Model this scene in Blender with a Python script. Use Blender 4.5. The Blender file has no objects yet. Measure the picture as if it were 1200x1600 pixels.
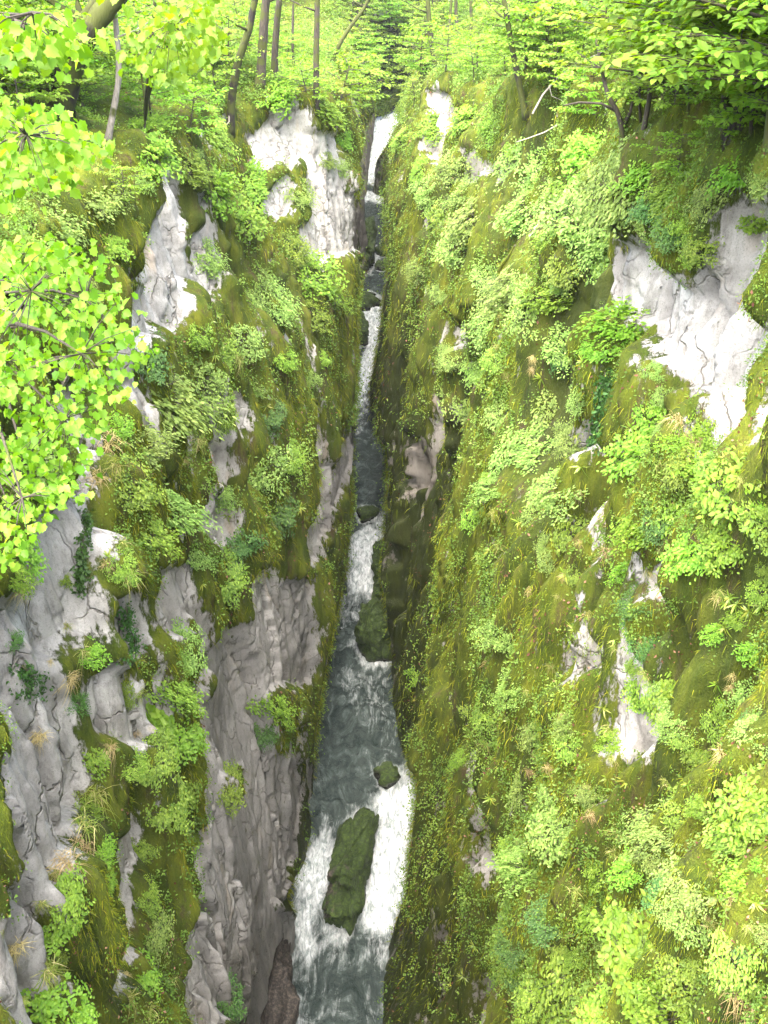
import bpy, math, random
import numpy as np
from mathutils import Vector, Matrix, Quaternion
from mathutils.bvhtree import BVHTree

random.seed(7)
rng = np.random.default_rng(7)
scene = bpy.context.scene
COL = scene.collection
PI = math.pi

# ------------------------------------------------------------------ camera
PITCH = math.radians(33.0)
F = 1617.0                      # focal length in pixels of the 1200x1600 frame
CP, SP = math.cos(PITCH), math.sin(PITCH)
cam_d = bpy.data.cameras.new('camera')
cam = bpy.data.objects.new('camera', cam_d)
COL.objects.link(cam)
cam.rotation_euler = (PI / 2 - PITCH, 0, 0)
cam_d.sensor_fit = 'VERTICAL'
cam_d.sensor_height = 36.0
cam_d.sensor_width = 27.0
cam_d.lens = 36.0 * F / 1600.0
cam_d.clip_start = 0.1
cam_d.clip_end = 3000
scene.camera = cam


def ray(px, py):
    """direction through a point of the picture, one metre of depth long"""
    xn, yn = (px - 600) / F, (800 - py) / F
    return np.array([xn, CP + SP * yn, -SP + CP * yn])


def project(P):
    X, Y, Z = P[..., 0], P[..., 1], P[..., 2]
    d = np.maximum(Y * CP - Z * SP, 0.05)
    return 600 + F * X / d, 800 - F * (Y * SP + Z * CP) / d, d


# ------------------------------------------------------------------ noise
def _hash(ix, iy, iz, seed):
    h = (ix.astype(np.uint32) * np.uint32(374761393) + iy.astype(np.uint32) * np.uint32(668265263)
         + iz.astype(np.uint32) * np.uint32(2147483647) + np.uint32(seed * 1013904223 & 0xffffffff))
    h = (h ^ (h >> np.uint32(13))) * np.uint32(1274126177)
    h = h ^ (h >> np.uint32(16))
    h = h * np.uint32(2246822519)
    h = h ^ (h >> np.uint32(15))
    return (h & np.uint32(0xffffff)).astype(np.float32) / 16777215.0


def vn(x, y, z, seed=0):
    """value noise, -1..1"""
    x = np.asarray(x, dtype=np.float32); y = np.asarray(y, dtype=np.float32); z = np.asarray(z, dtype=np.float32)
    x, y, z = np.broadcast_arrays(x, y, z)
    fx, fy, fz = np.floor(x), np.floor(y), np.floor(z)
    tx, ty, tz = x - fx, y - fy, z - fz
    ix, iy, iz = fx.astype(np.int64), fy.astype(np.int64), fz.astype(np.int64)
    tx = tx * tx * tx * (tx * (tx * 6 - 15) + 10); ty = ty * ty * ty * (ty * (ty * 6 - 15) + 10); tz = tz * tz * tz * (tz * (tz * 6 - 15) + 10)
    r = 0
    with np.errstate(over='ignore'):
        for dx in (0, 1):
            for dy in (0, 1):
                for dz in (0, 1):
                    w = (tx if dx else 1 - tx) * (ty if dy else 1 - ty) * (tz if dz else 1 - tz)
                    r = r + w * _hash(ix + dx, iy + dy, iz + dz, seed)
    return r * 2 - 1


def fbm(x, y, z, seed=0, octv=4, gain=0.5):
    a, s, f = 1.0, 0, 1.0
    for o in range(octv):
        s = s + a * vn(x * f, y * f, z * f, seed + o * 17)
        a *= gain; f *= 2.03
    return s


def cells(u, v, seed=0):
    """2-D cells: per-cell random number, offset from the cell's point, distance to the border"""
    iu, iv = np.floor(u), np.floor(v)
    f1 = np.full(u.shape, 9e9); f2 = f1.copy(); rid = np.zeros(u.shape); ou = rid.copy(); ov = rid.copy()
    with np.errstate(over='ignore'):
        for a in (-1, 0, 1):
            for c in (-1, 0, 1):
                cu, cv = (iu + a).astype(np.int64), (iv + c).astype(np.int64)
                h1 = _hash(cu, cv, cu * 0, seed); h2 = _hash(cu, cv, cu * 0 + 7, seed + 1)
                du, dv = u - (cu + h1), v - (cv + h2)
                d = du * du + dv * dv
                near = d < f1
                f2 = np.where(near, f1, np.minimum(f2, d))
                rid = np.where(near, _hash(cu, cv, cu * 0 + 3, seed + 2), rid); ou = np.where(near, du, ou); ov = np.where(near, dv, ov)
                f1 = np.where(near, d, f1)
    return rid, ou, ov, np.sqrt(f2) - np.sqrt(f1)


def sstep(a, b, x):
    t = np.clip((x - a) / (b - a), 0, 1)
    return t * t * (3 - 2 * t)


# ------------------------------------------------------------------ mesh helpers
def new_mesh(name, V, loops, sizes, attrs=None, smooth=True, mats=(), mat_idx=None):
    me = bpy.data.meshes.new(name)
    V = np.ascontiguousarray(V, dtype=np.float32).reshape(-1, 3)
    loops = np.ascontiguousarray(loops, dtype=np.int32).ravel()
    sizes = np.ascontiguousarray(sizes, dtype=np.int32).ravel()
    me.vertices.add(len(V)); me.vertices.foreach_set('co', V.ravel())
    me.loops.add(len(loops)); me.loops.foreach_set('vertex_index', loops)
    me.polygons.add(len(sizes))
    st = np.zeros(len(sizes), dtype=np.int32); st[1:] = np.cumsum(sizes)[:-1]
    me.polygons.foreach_set('loop_start', st)
    for m in mats:
        me.materials.append(m)
    if mat_idx is not None:
        me.polygons.foreach_set('material_index', np.asarray(mat_idx, dtype=np.int32))
    if attrs:
        for k, v in attrs.items():
            a = me.attributes.new(k, 'FLOAT', 'POINT')
            a.data.foreach_set('value', np.ascontiguousarray(v, dtype=np.float32).ravel())
    me.update(calc_edges=True)
    if smooth:
        me.polygons.foreach_set('use_smooth', np.ones(len(sizes), dtype=bool))
    me.validate()
    return me


def link(name, me, parent=None, loc=None):
    o = bpy.data.objects.new(name, me)
    COL.objects.link(o)
    if parent is not None:
        o.parent = parent
    if loc is not None:
        o.location = loc
    return o


def empty(name, loc=(0, 0, 0)):
    o = bpy.data.objects.new(name, None)
    o.empty_display_size = 0.3
    COL.objects.link(o)
    o.location = loc
    return o


def tag(o, label=None, cat=None, group=None, kind=None):
    if label: o['label'] = label
    if cat: o['category'] = cat
    if group: o['group'] = group
    if kind: o['kind'] = kind
    return o


class Acc:
    """collects polygons of many shapes for ONE mesh"""
    def __init__(self):
        self.v, self.l, self.s, self.t, self.n = [], [], [], [], 0

    def add(self, V, loops, sizes, tint=None):
        V = np.asarray(V, dtype=np.float32).reshape(-1, 3)
        self.v.append(V)
        self.l.append(np.asarray(loops, dtype=np.int64).ravel() + self.n)
        self.s.append(np.asarray(sizes).ravel())
        self.t.append(np.full(len(V), .5, dtype=np.float32) if tint is None else np.broadcast_to(np.asarray(tint, dtype=np.float32), (len(V),)))
        self.n += len(V)

    def mesh(self, name, mat, smooth=True):
        if not self.v:
            return new_mesh(name, np.zeros((0, 3)), [], [], mats=(mat,))
        return new_mesh(name, np.concatenate(self.v), np.concatenate(self.l), np.concatenate(self.s),
                        {'tint': np.concatenate(self.t)}, smooth, (mat,))

    def tube(self, pts, rad, seg=7, tint=.5, knobby=0.0):
        pts = np.asarray(pts, dtype=float); n = len(pts)
        rad = np.broadcast_to(np.asarray(rad, dtype=float), (n,))
        tang = np.gradient(pts, axis=0)
        tang /= np.linalg.norm(tang, axis=1, keepdims=True) + 1e-9
        ref = np.array([0.3, 1, 0.1]) if abs(tang[0][2]) > .8 else np.array([0, 0, 1.0])
        a = np.cross(tang, ref); a /= np.linalg.norm(a, axis=1, keepdims=True) + 1e-9
        b = np.cross(tang, a)
        ang = np.arange(seg) / seg * 2 * PI
        k = rad[:, None] * (1 + knobby * rng.uniform(-1, 1, (n, seg)))
        V = pts[:, None] + (a[:, None] * np.cos(ang)[None, :, None] + b[:, None] * np.sin(ang)[None, :, None]) * k[..., None]
        i = np.arange(n - 1)[:, None] * seg; j = np.arange(seg)[None]; j2 = (j + 1) % seg
        q = np.stack([i + j, i + j2, i + seg + j2, i + seg + j], -1).reshape(-1)
        loops = np.concatenate([q, np.arange(seg)[::-1], (n - 1) * seg + np.arange(seg)])
        sizes = np.concatenate([np.full((n - 1) * seg, 4), [seg, seg]])
        self.add(V.reshape(-1, 3), loops, sizes, tint)

    # leaf outlines in (length, half-width) on one side of the midrib
    OVAL = [(0, 0), (.28, .25), (.62, .24), (1, 0)]
    SLIM = [(0, 0), (.45, .2), (1, 0)]
    MAPLE = [(0, 0), (-.10, .30), (.16, .38), (.34, .58), (.50, .42), (.78, .34), (.80, .17), (1.05, 0)]

    def leaves(self, P, A, N, size, tint, shape=None, fold=.25, droop=.15):
        """P base points, A axis, N blade normal (all (n,3)), size (n,)"""
        shape = shape or self.OVAL
        P = np.asarray(P, float); n = len(P)
        if n == 0:
            return
        A = A / (np.linalg.norm(A, axis=1, keepdims=True) + 1e-9)
        S = np.cross(A, N); S /= np.linalg.norm(S, axis=1, keepdims=True) + 1e-9
        N = np.cross(S, A)
        sh = np.array(shape); k = len(sh)
        size = np.broadcast_to(np.asarray(size, float), (n,))
        def side(sg):
            L = sh[:, 0][None, :, None] * A[:, None]
            W = sg * sh[:, 1][None, :, None] * S[:, None]
            H = (fold * sh[:, 1] - droop * sh[:, 0] ** 2)[None, :, None] * N[:, None]
            return P[:, None] + (L + W + H) * size[:, None, None]
        R = side(1); Lf = side(-1)[:, 1:-1]
        V = np.concatenate([R, Lf], 1)                 # n, k + k-2
        m = V.shape[1]
        right = np.arange(k)
        left = np.concatenate([[0, k - 1], np.arange(m - 1, k - 1, -1)])
        idx = np.arange(n)[:, None] * m
        loops = np.concatenate([idx + right[None], idx + left[None]], 1).ravel()
        sizes = np.tile([k, k], n)
        self.add(V.reshape(-1, 3), loops, sizes, np.repeat(np.broadcast_to(tint, (n,)), m))

    def blades(self, P, D, length, width, bend, tint, seg=4):
        """arching strips: D start direction, gravity bends them"""
        P = np.asarray(P, float); n = len(P)
        D = D / (np.linalg.norm(D, axis=1, keepdims=True) + 1e-9)
        S = np.cross(D, rng.normal(0, 1, (n, 3))); S /= np.linalg.norm(S, axis=1, keepdims=True) + 1e-9
        t = np.linspace(0, 1, seg + 1)
        C = P[:, None] + (D[:, None] * t[None, :, None] + np.array([0, 0, -1.0]) * (bend[:, None] * t[None] ** 2)[..., None]) * length[:, None, None]
        w = width[:, None] * (np.minimum(1, .5 + t * 2) * (1 - t ** 3 * .92))[None]
        V = np.stack([C - S[:, None] * w[..., None], C + S[:, None] * w[..., None]], 2).reshape(n, -1, 3)
        m = 2 * (seg + 1)
        q = np.array([[2 * i, 2 * i + 1, 2 * i + 3, 2 * i + 2] for i in range(seg)]).ravel()
        loops = (np.arange(n)[:, None] * m + q[None]).ravel()
        self.add(V.reshape(-1, 3), loops, np.full(n * seg, 4), np.repeat(np.broadcast_to(tint, (n,)), m))


def unit(v):
    v = np.asarray(v, float)
    return v / (np.linalg.norm(v, axis=-1, keepdims=True) + 1e-9)


# ------------------------------------------------------------------ materials
class NT:
    def __init__(self, name):
        self.m = bpy.data.materials.new(name); self.m.use_nodes = True
        self.t = self.m.node_tree; self.t.nodes.clear()
        self.out = self.t.nodes.new('ShaderNodeOutputMaterial')

    def n(self, typ, ins=None, **kw):
        nd = self.t.nodes.new(typ)
        for k, v in kw.items():
            setattr(nd, k, v)
        for k, v in (ins or {}).items():
            s = nd.inputs[k]
            if hasattr(v, 'is_output'):
                self.t.links.new(v, s)
            else:
                s.default_value = v
        return nd

    def attr(self, name):
        return self.n('ShaderNodeAttribute', attribute_name=name).outputs['Fac']

    def noise(self, vec, scale, detail=4, rough=.55, dist=0.0):
        return self.n('ShaderNodeTexNoise', {'Vector': vec, 'Scale': scale, 'Detail': detail, 'Roughness': rough, 'Distortion': dist}).outputs['Fac']

    def math(self, op, a, b=0.0, c=None, clamp=False):
        nd = self.n('ShaderNodeMath', operation=op, use_clamp=clamp)
        for i, v in enumerate((a, b) if c is None else (a, b, c)):
            if hasattr(v, 'is_output'):
                self.t.links.new(v, nd.inputs[i])
            else:
                nd.inputs[i].default_value = v
        return nd.outputs[0]

    def ramp(self, fac, stops):
        nd = self.n('ShaderNodeValToRGB', {'Fac': fac})
        e = nd.color_ramp.elements
        while len(e) < len(stops):
            e.new(.5)
        for i, (p, c) in enumerate(stops):
            e[i].position = p
            e[i].color = (*c, 1) if not np.isscalar(c) else (c, c, c, 1)
        return nd.outputs['Color']

    def rng(self, v, a, b, c=0.0, d=1.0):
        return self.n('ShaderNodeMapRange', {'Value': v, 'From Min': a, 'From Max': b, 'To Min': c, 'To Max': d}).outputs['Result']

    def mix(self, fac, a, b):
        nd = self.n('ShaderNodeMix', data_type='RGBA')
        for k, v in ((0, fac), (6, a), (7, b)):
            if hasattr(v, 'is_output'):
                self.t.links.new(v, nd.inputs[k])
            else:
                nd.inputs[k].default_value = v if k == 0 else (*v, 1)
        return nd.outputs[2]

    def pos(self, sx=1, sy=1, sz=1, obj=False):
        v = self.n('ShaderNodeTexCoord').outputs['Object'] if obj else self.n('ShaderNodeNewGeometry').outputs['Position']
        if (sx, sy, sz) != (1, 1, 1):
            v = self.n('ShaderNodeMapping', {'Vector': v, 'Scale': (sx, sy, sz)}).outputs['Vector']
        return v

    def finish(self, shader):
        self.t.links.new(shader, self.out.inputs['Surface'])
        return self.m

    def bump(self, h, strength=.5, dist=.05, normal=None):
        ins = {'Height': h, 'Strength': strength, 'Distance': dist}
        if normal is not None:
            ins['Normal'] = normal
        return self.n('ShaderNodeBump', ins).outputs['Normal']


def leaf_mat(name, ca, cb, cc, trans=.4, rough=.55, spec=.3):
    t = NT(name)
    tint = t.attr('tint')
    r = t.n('ShaderNodeObjectInfo').outputs['Random']
    col = t.ramp(tint, [(0, ca), (.55, cb), (1, cc)])
    hsv = t.n('ShaderNodeHueSaturation', {'Color': col, 'Hue': t.rng(r, 0, 1, .485, .512), 'Saturation': 1.0, 'Value': t.rng(r, 0, 1, .78, 1.2)}).outputs['Color']
    p = t.n('ShaderNodeBsdfPrincipled', {'Base Color': hsv, 'Roughness': rough, 'Specular IOR Level': spec}).outputs[0]
    tc = t.n('ShaderNodeHueSaturation', {'Color': hsv, 'Hue': .488, 'Saturation': 1.1, 'Value': 1.5}).outputs['Color']
    tr = t.n('ShaderNodeBsdfTranslucent', {'Color': tc}).outputs[0]
    return t.finish(t.n('ShaderNodeMixShader', {0: trans, 1: p, 2: tr}).outputs[0])


LEAF_BRIGHT = leaf_mat('leaf_yellow_green', (.075, .18, .014), (.135, .275, .022), (.23, .37, .042), .45)
LEAF_MID = leaf_mat('leaf_fresh_green', (.055, .115, .010), (.13, .225, .022), (.25, .36, .048), .42)
LEAF_PALE = leaf_mat('leaf_pale_green', (.065, .125, .020), (.15, .25, .048), (.29, .40, .10), .42)
LEAF_DARK = leaf_mat('leaf_deep_green', (.025, .07, .014), (.05, .13, .024), (.10, .21, .035), .3)
LEAF_COVER = leaf_mat('leaf_ground_cover', (.05, .11, .014), (.115, .218, .030), (.235, .36, .065), .42)
GRASS = leaf_mat('grass_green_and_straw', (.10, .17, .02), (.22, .26, .05), (.48, .40, .19), .3)
STRAW = leaf_mat('straw_dry_grass', (.22, .20, .06), (.42, .34, .15), (.58, .48, .27), .3)
FERN = leaf_mat('fern_strap_leaf', (.08, .15, .015), (.17, .26, .03), (.33, .34, .06), .3, .4, .5)
MOSS_STRAND = leaf_mat('moss_strand', (.05, .08, .005), (.115, .145, .010), (.25, .24, .022), .25, .8, .1)
LITTER = leaf_mat('dead_leaf', (.07, .03, .018), (.15, .07, .04), (.30, .18, .11), .1, .7, .2)


def bark_mat(name, ca, cb, moss):
    t = NT(name)
    v = t.pos(3, 3, .6)
    n1 = t.noise(v, 5, 5, .65); n2 = t.noise(t.pos(), 1.6, 3)
    col = t.ramp(n1, [(.3, ca), (.7, cb)])
    col = t.mix(t.rng(n2, .62 - .3 * moss, .72 - .25 * moss), col, (.045, .055, .006))
    return t.finish(t.n('ShaderNodeBsdfPrincipled', {'Base Color': col, 'Roughness': .9, 'Normal': t.bump(n1, .8, .04)}).outputs[0])


BARK = bark_mat('bark_grey_brown', (.016, .013, .010), (.07, .057, .043), .4)
BARK_MOSSY = bark_mat('bark_dark_mossy', (.006, .005, .004), (.026, .021, .014), .8)
BARK_PALE = bark_mat('bark_pale', (.14, .12, .10), (.38, .34, .30), .15)
DEADWOOD = bark_mat('dead_wood', (.20, .18, .15), (.42, .38, .33), 0)


def cliff_mat():
    t = NT('mossy_limestone')
    rock = t.attr('rock'); damp_shade = t.attr('damp_shade')
    p = t.pos()
    tall = t.pos(1, 1, .22)
    # bare limestone: pale with grey weathering, vertical streaks and fine joints
    nA = t.noise(p, .9, 6, .62); nB = t.noise(tall, 2.4, 6, .65); nC = t.noise(t.pos(1, 1, .55), 7, 8, .78)
    rc = t.ramp(nA, [(.3, (.21, .204, .195)), (.5, (.35, .342, .322)), (.7, (.46, .45, .425))])
    rc = t.mix(t.rng(nB, .5, .66, 0, .85), rc, (.17, .16, .147))
    rc = t.mix(t.rng(nC, .52, .68, 0, .7), rc, (.09, .084, .075))
    rc = t.mix(t.rng(t.noise(tall, 1.1, 3), .6, .75, 0, .55), rc, (.36, .27, .17))
    vor = t.n('ShaderNodeTexVoronoi', {'Vector': t.n('ShaderNodeVectorMath', {0: t.pos(1, 1, .5), 1: t.n('ShaderNodeTexNoise', {'Vector': p, 'Scale': 1.3, 'Detail': 4}).outputs['Color']}, operation='ADD').outputs[0], 'Scale': 1.0}, feature='DISTANCE_TO_EDGE').outputs['Distance']
    crack = t.rng(vor, 0, .035, 1, 0)
    crack = t.math('MULTIPLY', crack, t.rng(t.noise(p, .8, 2), .40, .55))
    rc = t.mix(t.math('MULTIPLY', crack, .5), rc, (.10, .085, .06))
    gr = t.ramp(nB, [(.3, (.10, .095, .09)), (.5, (.21, .20, .19)), (.7, (.34, .325, .305))])
    gr = t.mix(t.rng(nC, .5, .66, 0, .6), gr, (.09, .085, .075))
    rc = t.mix(t.math('MULTIPLY', t.attr('grey'), .5), rc, gr)
    # damp, tufa brown rock in the gorge bottom; also colours the painted shade of slot and clefts
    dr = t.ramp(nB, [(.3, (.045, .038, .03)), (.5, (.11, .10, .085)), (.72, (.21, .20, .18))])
    rc = t.mix(t.math('MULTIPLY', damp_shade, t.rng(t.attr('grey'), 0, 1, .9, .45)), rc, dr)
    # moss, humus
    m1 = t.noise(t.pos(1, 1, .22), 1.5, 6, .65); m2 = t.noise(t.pos(1, 1, .2), 5, 6, .72); m3 = t.noise(t.pos(1, 1, .6), 28, 3, .7)
    mc = t.ramp(m1, [(.28, (.013, .027, .002)), (.45, (.040, .063, .003)), (.6, (.088, .108, .006)), (.8, (.16, .15, .014))])
    mc = t.mix(t.rng(m2, .5, .68, 0, .75), mc, (.024, .026, .006))
    mc = t.mix(t.rng(t.noise(t.pos(1, 1, .18), 2.3, 6, .68), .55, .66, 0, .85), mc, (.055, .034, .020))
    mc = t.mix(t.rng(m3, .5, .72, 0, .5), mc, (.115, .145, .012))
    wet_shade_moss = t.ramp(m2, [(.3, (.004, .006, .0015)), (.6, (.014, .021, .0025)), (.8, (.028, .038, .004))])  # wet moss by the river, doubles as painted shade higher up
    mc = t.mix(t.math('MULTIPLY', damp_shade, .85), mc, wet_shade_moss)
    rc = t.mix(t.rng(t.noise(p, 38, 3, .7), .52, .70, 0, .5), rc, (.10, .095, .085))
    edge = t.math('ADD', rock, t.math('MULTIPLY', t.math('SUBTRACT', t.noise(t.pos(1, 1, .35), 2.6, 7, .72), .5), 3.0))
    fac = t.rng(edge, .42, .58)
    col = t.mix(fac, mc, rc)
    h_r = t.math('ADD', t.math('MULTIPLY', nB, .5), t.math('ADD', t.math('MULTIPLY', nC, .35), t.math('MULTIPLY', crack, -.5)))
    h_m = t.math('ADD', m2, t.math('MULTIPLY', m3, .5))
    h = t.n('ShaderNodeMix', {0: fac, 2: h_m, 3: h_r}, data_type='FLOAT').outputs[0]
    rough = t.rng(damp_shade, 0, 1, .92, .55)
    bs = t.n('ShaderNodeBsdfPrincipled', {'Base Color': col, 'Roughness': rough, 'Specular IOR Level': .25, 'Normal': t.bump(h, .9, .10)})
    return t.finish(bs.outputs[0])


def boulder_mat():
    t = NT('wet_mossy_boulder')
    p = t.pos()
    n1 = t.noise(p, 1.2, 5, .6); n2 = t.noise(p, 7, 6, .7); n3 = t.noise(p, 25, 3)
    rock = t.ramp(n2, [(.3, (.010, .008, .006)), (.5, (.036, .030, .024)), (.68, (.13, .105, .08))])
    moss = t.ramp(n2, [(.3, (.004, .010, .001)), (.48, (.018, .038, .002)), (.66, (.055, .090, .005))])
    f = t.math('ADD', n1, t.math('MULTIPLY', n3, .25))
    col = t.mix(t.rng(t.math('SUBTRACT', f, t.attr('rock')), .28, .36), rock, moss)
    wet = t.attr('wet')
    col = t.mix(t.math('MULTIPLY', wet, .9), col, (.012, .010, .008))
    bs = t.n('ShaderNodeBsdfPrincipled', {'Base Color': col, 'Roughness': t.rng(wet, 0, 1, .8, .2), 'Normal': t.bump(t.math('ADD', n2, t.math('MULTIPLY', n3, .4)), .8, .08)})
    return t.finish(bs.outputs[0])


def water_mat():
    t = NT('mountain_river_water')
    foam = t.attr('foam'); tur = t.attr('turb')
    p = t.pos()
    wv = t.noise(t.pos(1, .6, 1), 1.7, 5, .6, 1.5)
    fine = t.noise(t.pos(1.2, .7, 1), 6, 5, .65, 1.0)
    st = t.noise(t.pos(1, .22, 1), 2.2, 8, .66, 2.2)
    curl = t.noise(t.pos(1, .6, 1), .9, 7, .68, 1.6)
    f = t.math('ADD', foam, t.math('MULTIPLY', t.math('SUBTRACT', st, .5), 1.0))
    f = t.math('ADD', f, t.math('MULTIPLY', t.math('SUBTRACT', curl, .5), .9))
    fac = t.rng(f, .24, .98)
    base = t.ramp(curl, [(.3, (.014, .023, .020)), (.52, (.042, .058, .052)), (.72, (.12, .145, .135))])
    fo = t.ramp(t.noise(t.pos(1, .3, 1), 3.5, 7, .7, 1.2), [(.32, (.14, .18, .17)), (.45, (.42, .47, .46)), (.58, (.80, .83, .83))])
    col = t.mix(fac, base, fo)
    h = t.math('ADD', t.math('MULTIPLY', wv, 1.0), t.math('ADD', t.math('MULTIPLY', fine, .4), t.math('MULTIPLY', st, .6)))
    nrm = t.bump(h, .9, .22)
    bs = t.n('ShaderNodeBsdfPrincipled', {'Base Color': col, 'Roughness': t.rng(fac, 0, 1, .07, .7), 'IOR': 1.33, 'Specular IOR Level': .6, 'Normal': nrm})
    return t.finish(bs.outputs[0])


CLIFF = cliff_mat(); BOULDER = boulder_mat(); WATER = water_mat()

# ------------------------------------------------------------------ river course
RY = np.array([-30, 33, 34.5, 41.5, 43, 60, 62.3, 68.2, 88, 91, 104.5, 141, 143, 150.5, 175, 300, 420.])
RZ = np.array([-48.4, -47.9, -47.5, -46.1, -45.9, -45.5, -45.2, -44.0, -43.7, -43.4, -40.9, -39.9, -39.3, -31.6, -31, -29, -24.])


def river_z(Y):
    return np.interp(Y, RY, RZ)


_ys = np.linspace(5, 152, 30000)
_ratio = river_z(_ys) / _ys


def on_river(px, py):
    r = ray(px, py)
    k = np.argmin(np.abs(_ratio - r[2] / r[1]))
    s = _ys[k] / r[1]
    return r[0] * s, _ys[k], river_z(_ys[k])


EL = [(1600, 452), (1500, 462), (1440, 468), (1400, 446), (1350, 474), (1300, 487), (1250, 490), (1200, 490), (1150, 492), (1100, 499), (1050, 507), (1000, 517),
      (950, 528), (900, 538), (850, 544), (800, 547), (750, 548), (700, 551), (650, 552), (600, 555), (550, 556), (500, 557), (470, 557),
      (450, 561), (430, 569), (400, 576), (370, 574), (340, 569), (310, 569), (298, 572), (250, 578), (215, 582), (190, 586)]
ER = [(1600, 597), (1500, 602), (1450, 616), (1400, 634), (1350, 638), (1300, 645), (1250, 651), (1215, 652), (1200, 638), (1150, 622), (1100, 614), (1050, 613),
      (1000, 610), (930, 600), (900, 594), (850, 599), (800, 606), (750, 607), (700, 606), (680, 590), (640, 577), (600, 579), (580, 584), (550, 589),
      (500, 599), (470, 599), (440, 606), (400, 608), (380, 604), (350, 604), (330, 602), (310, 600), (300, 582), (250, 590), (215, 612), (190, 628)]


def edge_fn(tab, near, far):
    pts = sorted([on_river(px, py)[:2] for py, px in tab], key=lambda q: q[1])
    Y = np.array([-30, 10] + [q[1] for q in pts] + [154, 200, 300, 420]); X = np.array([near, near] + [q[0] for q in pts] + far)
    return lambda y: np.interp(y, Y, X)


footL = edge_fn(EL, -4.8, [2.6, 1.5, 1.5, 1.5])
footR = edge_fn(ER, 0.1, [2.6, 2.0, 2.0, 2.0])

RIMY = np.array([-30, 0, 20, 45, 60, 80, 130, 165, 250, 420.])
RIML = np.interp
rim_l = lambda Y: np.interp(Y, RIMY, [-5, -5.5, -6.5, -9.5, -12.3, -15, -20, -17, 3, 60.])
rim_r = lambda Y: np.interp(Y, RIMY, [-2.5, -3, -4.2, -9.0, -12, -15.5, -22, -19, 1, 58.])

TK = np.array([0, .12, .28, .52, .72, .87, 1.0])
OFFY = np.array([-30, 5, 20, 28, 36, 44, 50, 54, 58, 64, 80, 110, 150, 160, 300, 420.])
OFFL = np.array([[0, .0, -.3, -.6, -.8, -1.6], [0, .0, -.3, -.6, -.8, -1.6], [0, -.2, -.6, -1.0, -1.3, -2.2], [0, -.3, -.8, -1.2, -1.8, -2.8], [0, 0, -.5, -1.2, -2.0, -3.4],
                 [0, .2, .1, -.6, -2.2, -4.0], [0, .2, .5, .2, -2.6, -4.2], [0, .4, .7, .8, -.9, -3.4], [0, .4, .8, 1.1, 1.0, -.4], [0, .3, .3, .4, .3, -.6],
                 [0, 0, .0, .0, -.1, -1.2], [0, -.1, -.1, -.2, -.4, -1.6], [0, -.2, -.4, -.8, -1.3, -2.5], [0, -1, -3, -5, -8, -11], [0, -4, -8, -14, -20, -28], [0, -4, -8, -14, -20, -28.]])
OFFL = np.insert(OFFL, 1, OFFL[:, 1] * .43, axis=1)
OFFR = np.array([[0, 2.2, 3.3, 3.9, 4.3, 4.8, 6.0], [0, 2.2, 3.3, 3.9, 4.3, 4.8, 6.0], [0, 2.1, 3.2, 3.8, 4.3, 4.9, 6.2], [0, 1.9, 2.9, 3.6, 4.1, 4.8, 6.3], [0, .9, 1.8, 2.6, 3.4, 4.3, 6.0],
                 [0, .5, .8, 1.4, 2.5, 3.8, 5.8], [0, .3, .6, 1.2, 2.3, 3.7, 5.8], [0, .2, .6, 1.2, 2.2, 3.6, 5.6], [0, .2, .5, 1.2, 2.2, 3.6, 5.4], [0, .25, .6, 1.3, 2.3, 3.5, 5.2],
                 [0, .3, .7, 1.6, 2.7, 3.7, 5.2], [0, .3, .7, 1.5, 2.5, 3.6, 5.4], [0, .1, .2, .8, 1.6, 2.6, 5.0], [0, .8, 2, 5, 8, 11, 15], [0, 1.6, 4, 8, 14, 20, 28], [0, 1.6, 4, 8, 14, 20, 28.]])


def prof(tab, Y, T):
    """bilinear table look-up with smooth weights"""
    iy = np.clip(np.searchsorted(OFFY, Y) - 1, 0, len(OFFY) - 2)
    fy = np.clip((Y - OFFY[iy]) / (OFFY[iy + 1] - OFFY[iy]), 0, 1); fy = fy * fy * (3 - 2 * fy)
    tt = np.clip(T, 0, 1)
    it = np.clip(np.searchsorted(TK, tt) - 1, 0, len(TK) - 2)
    ft = (tt - TK[it]) / (TK[it + 1] - TK[it])
    g = lambda a, b: tab[iy + a, it + b]
    return (g(0, 0) * (1 - ft) + g(0, 1) * ft) * (1 - fy) + (g(1, 0) * (1 - ft) + g(1, 1) * ft) * fy


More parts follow.
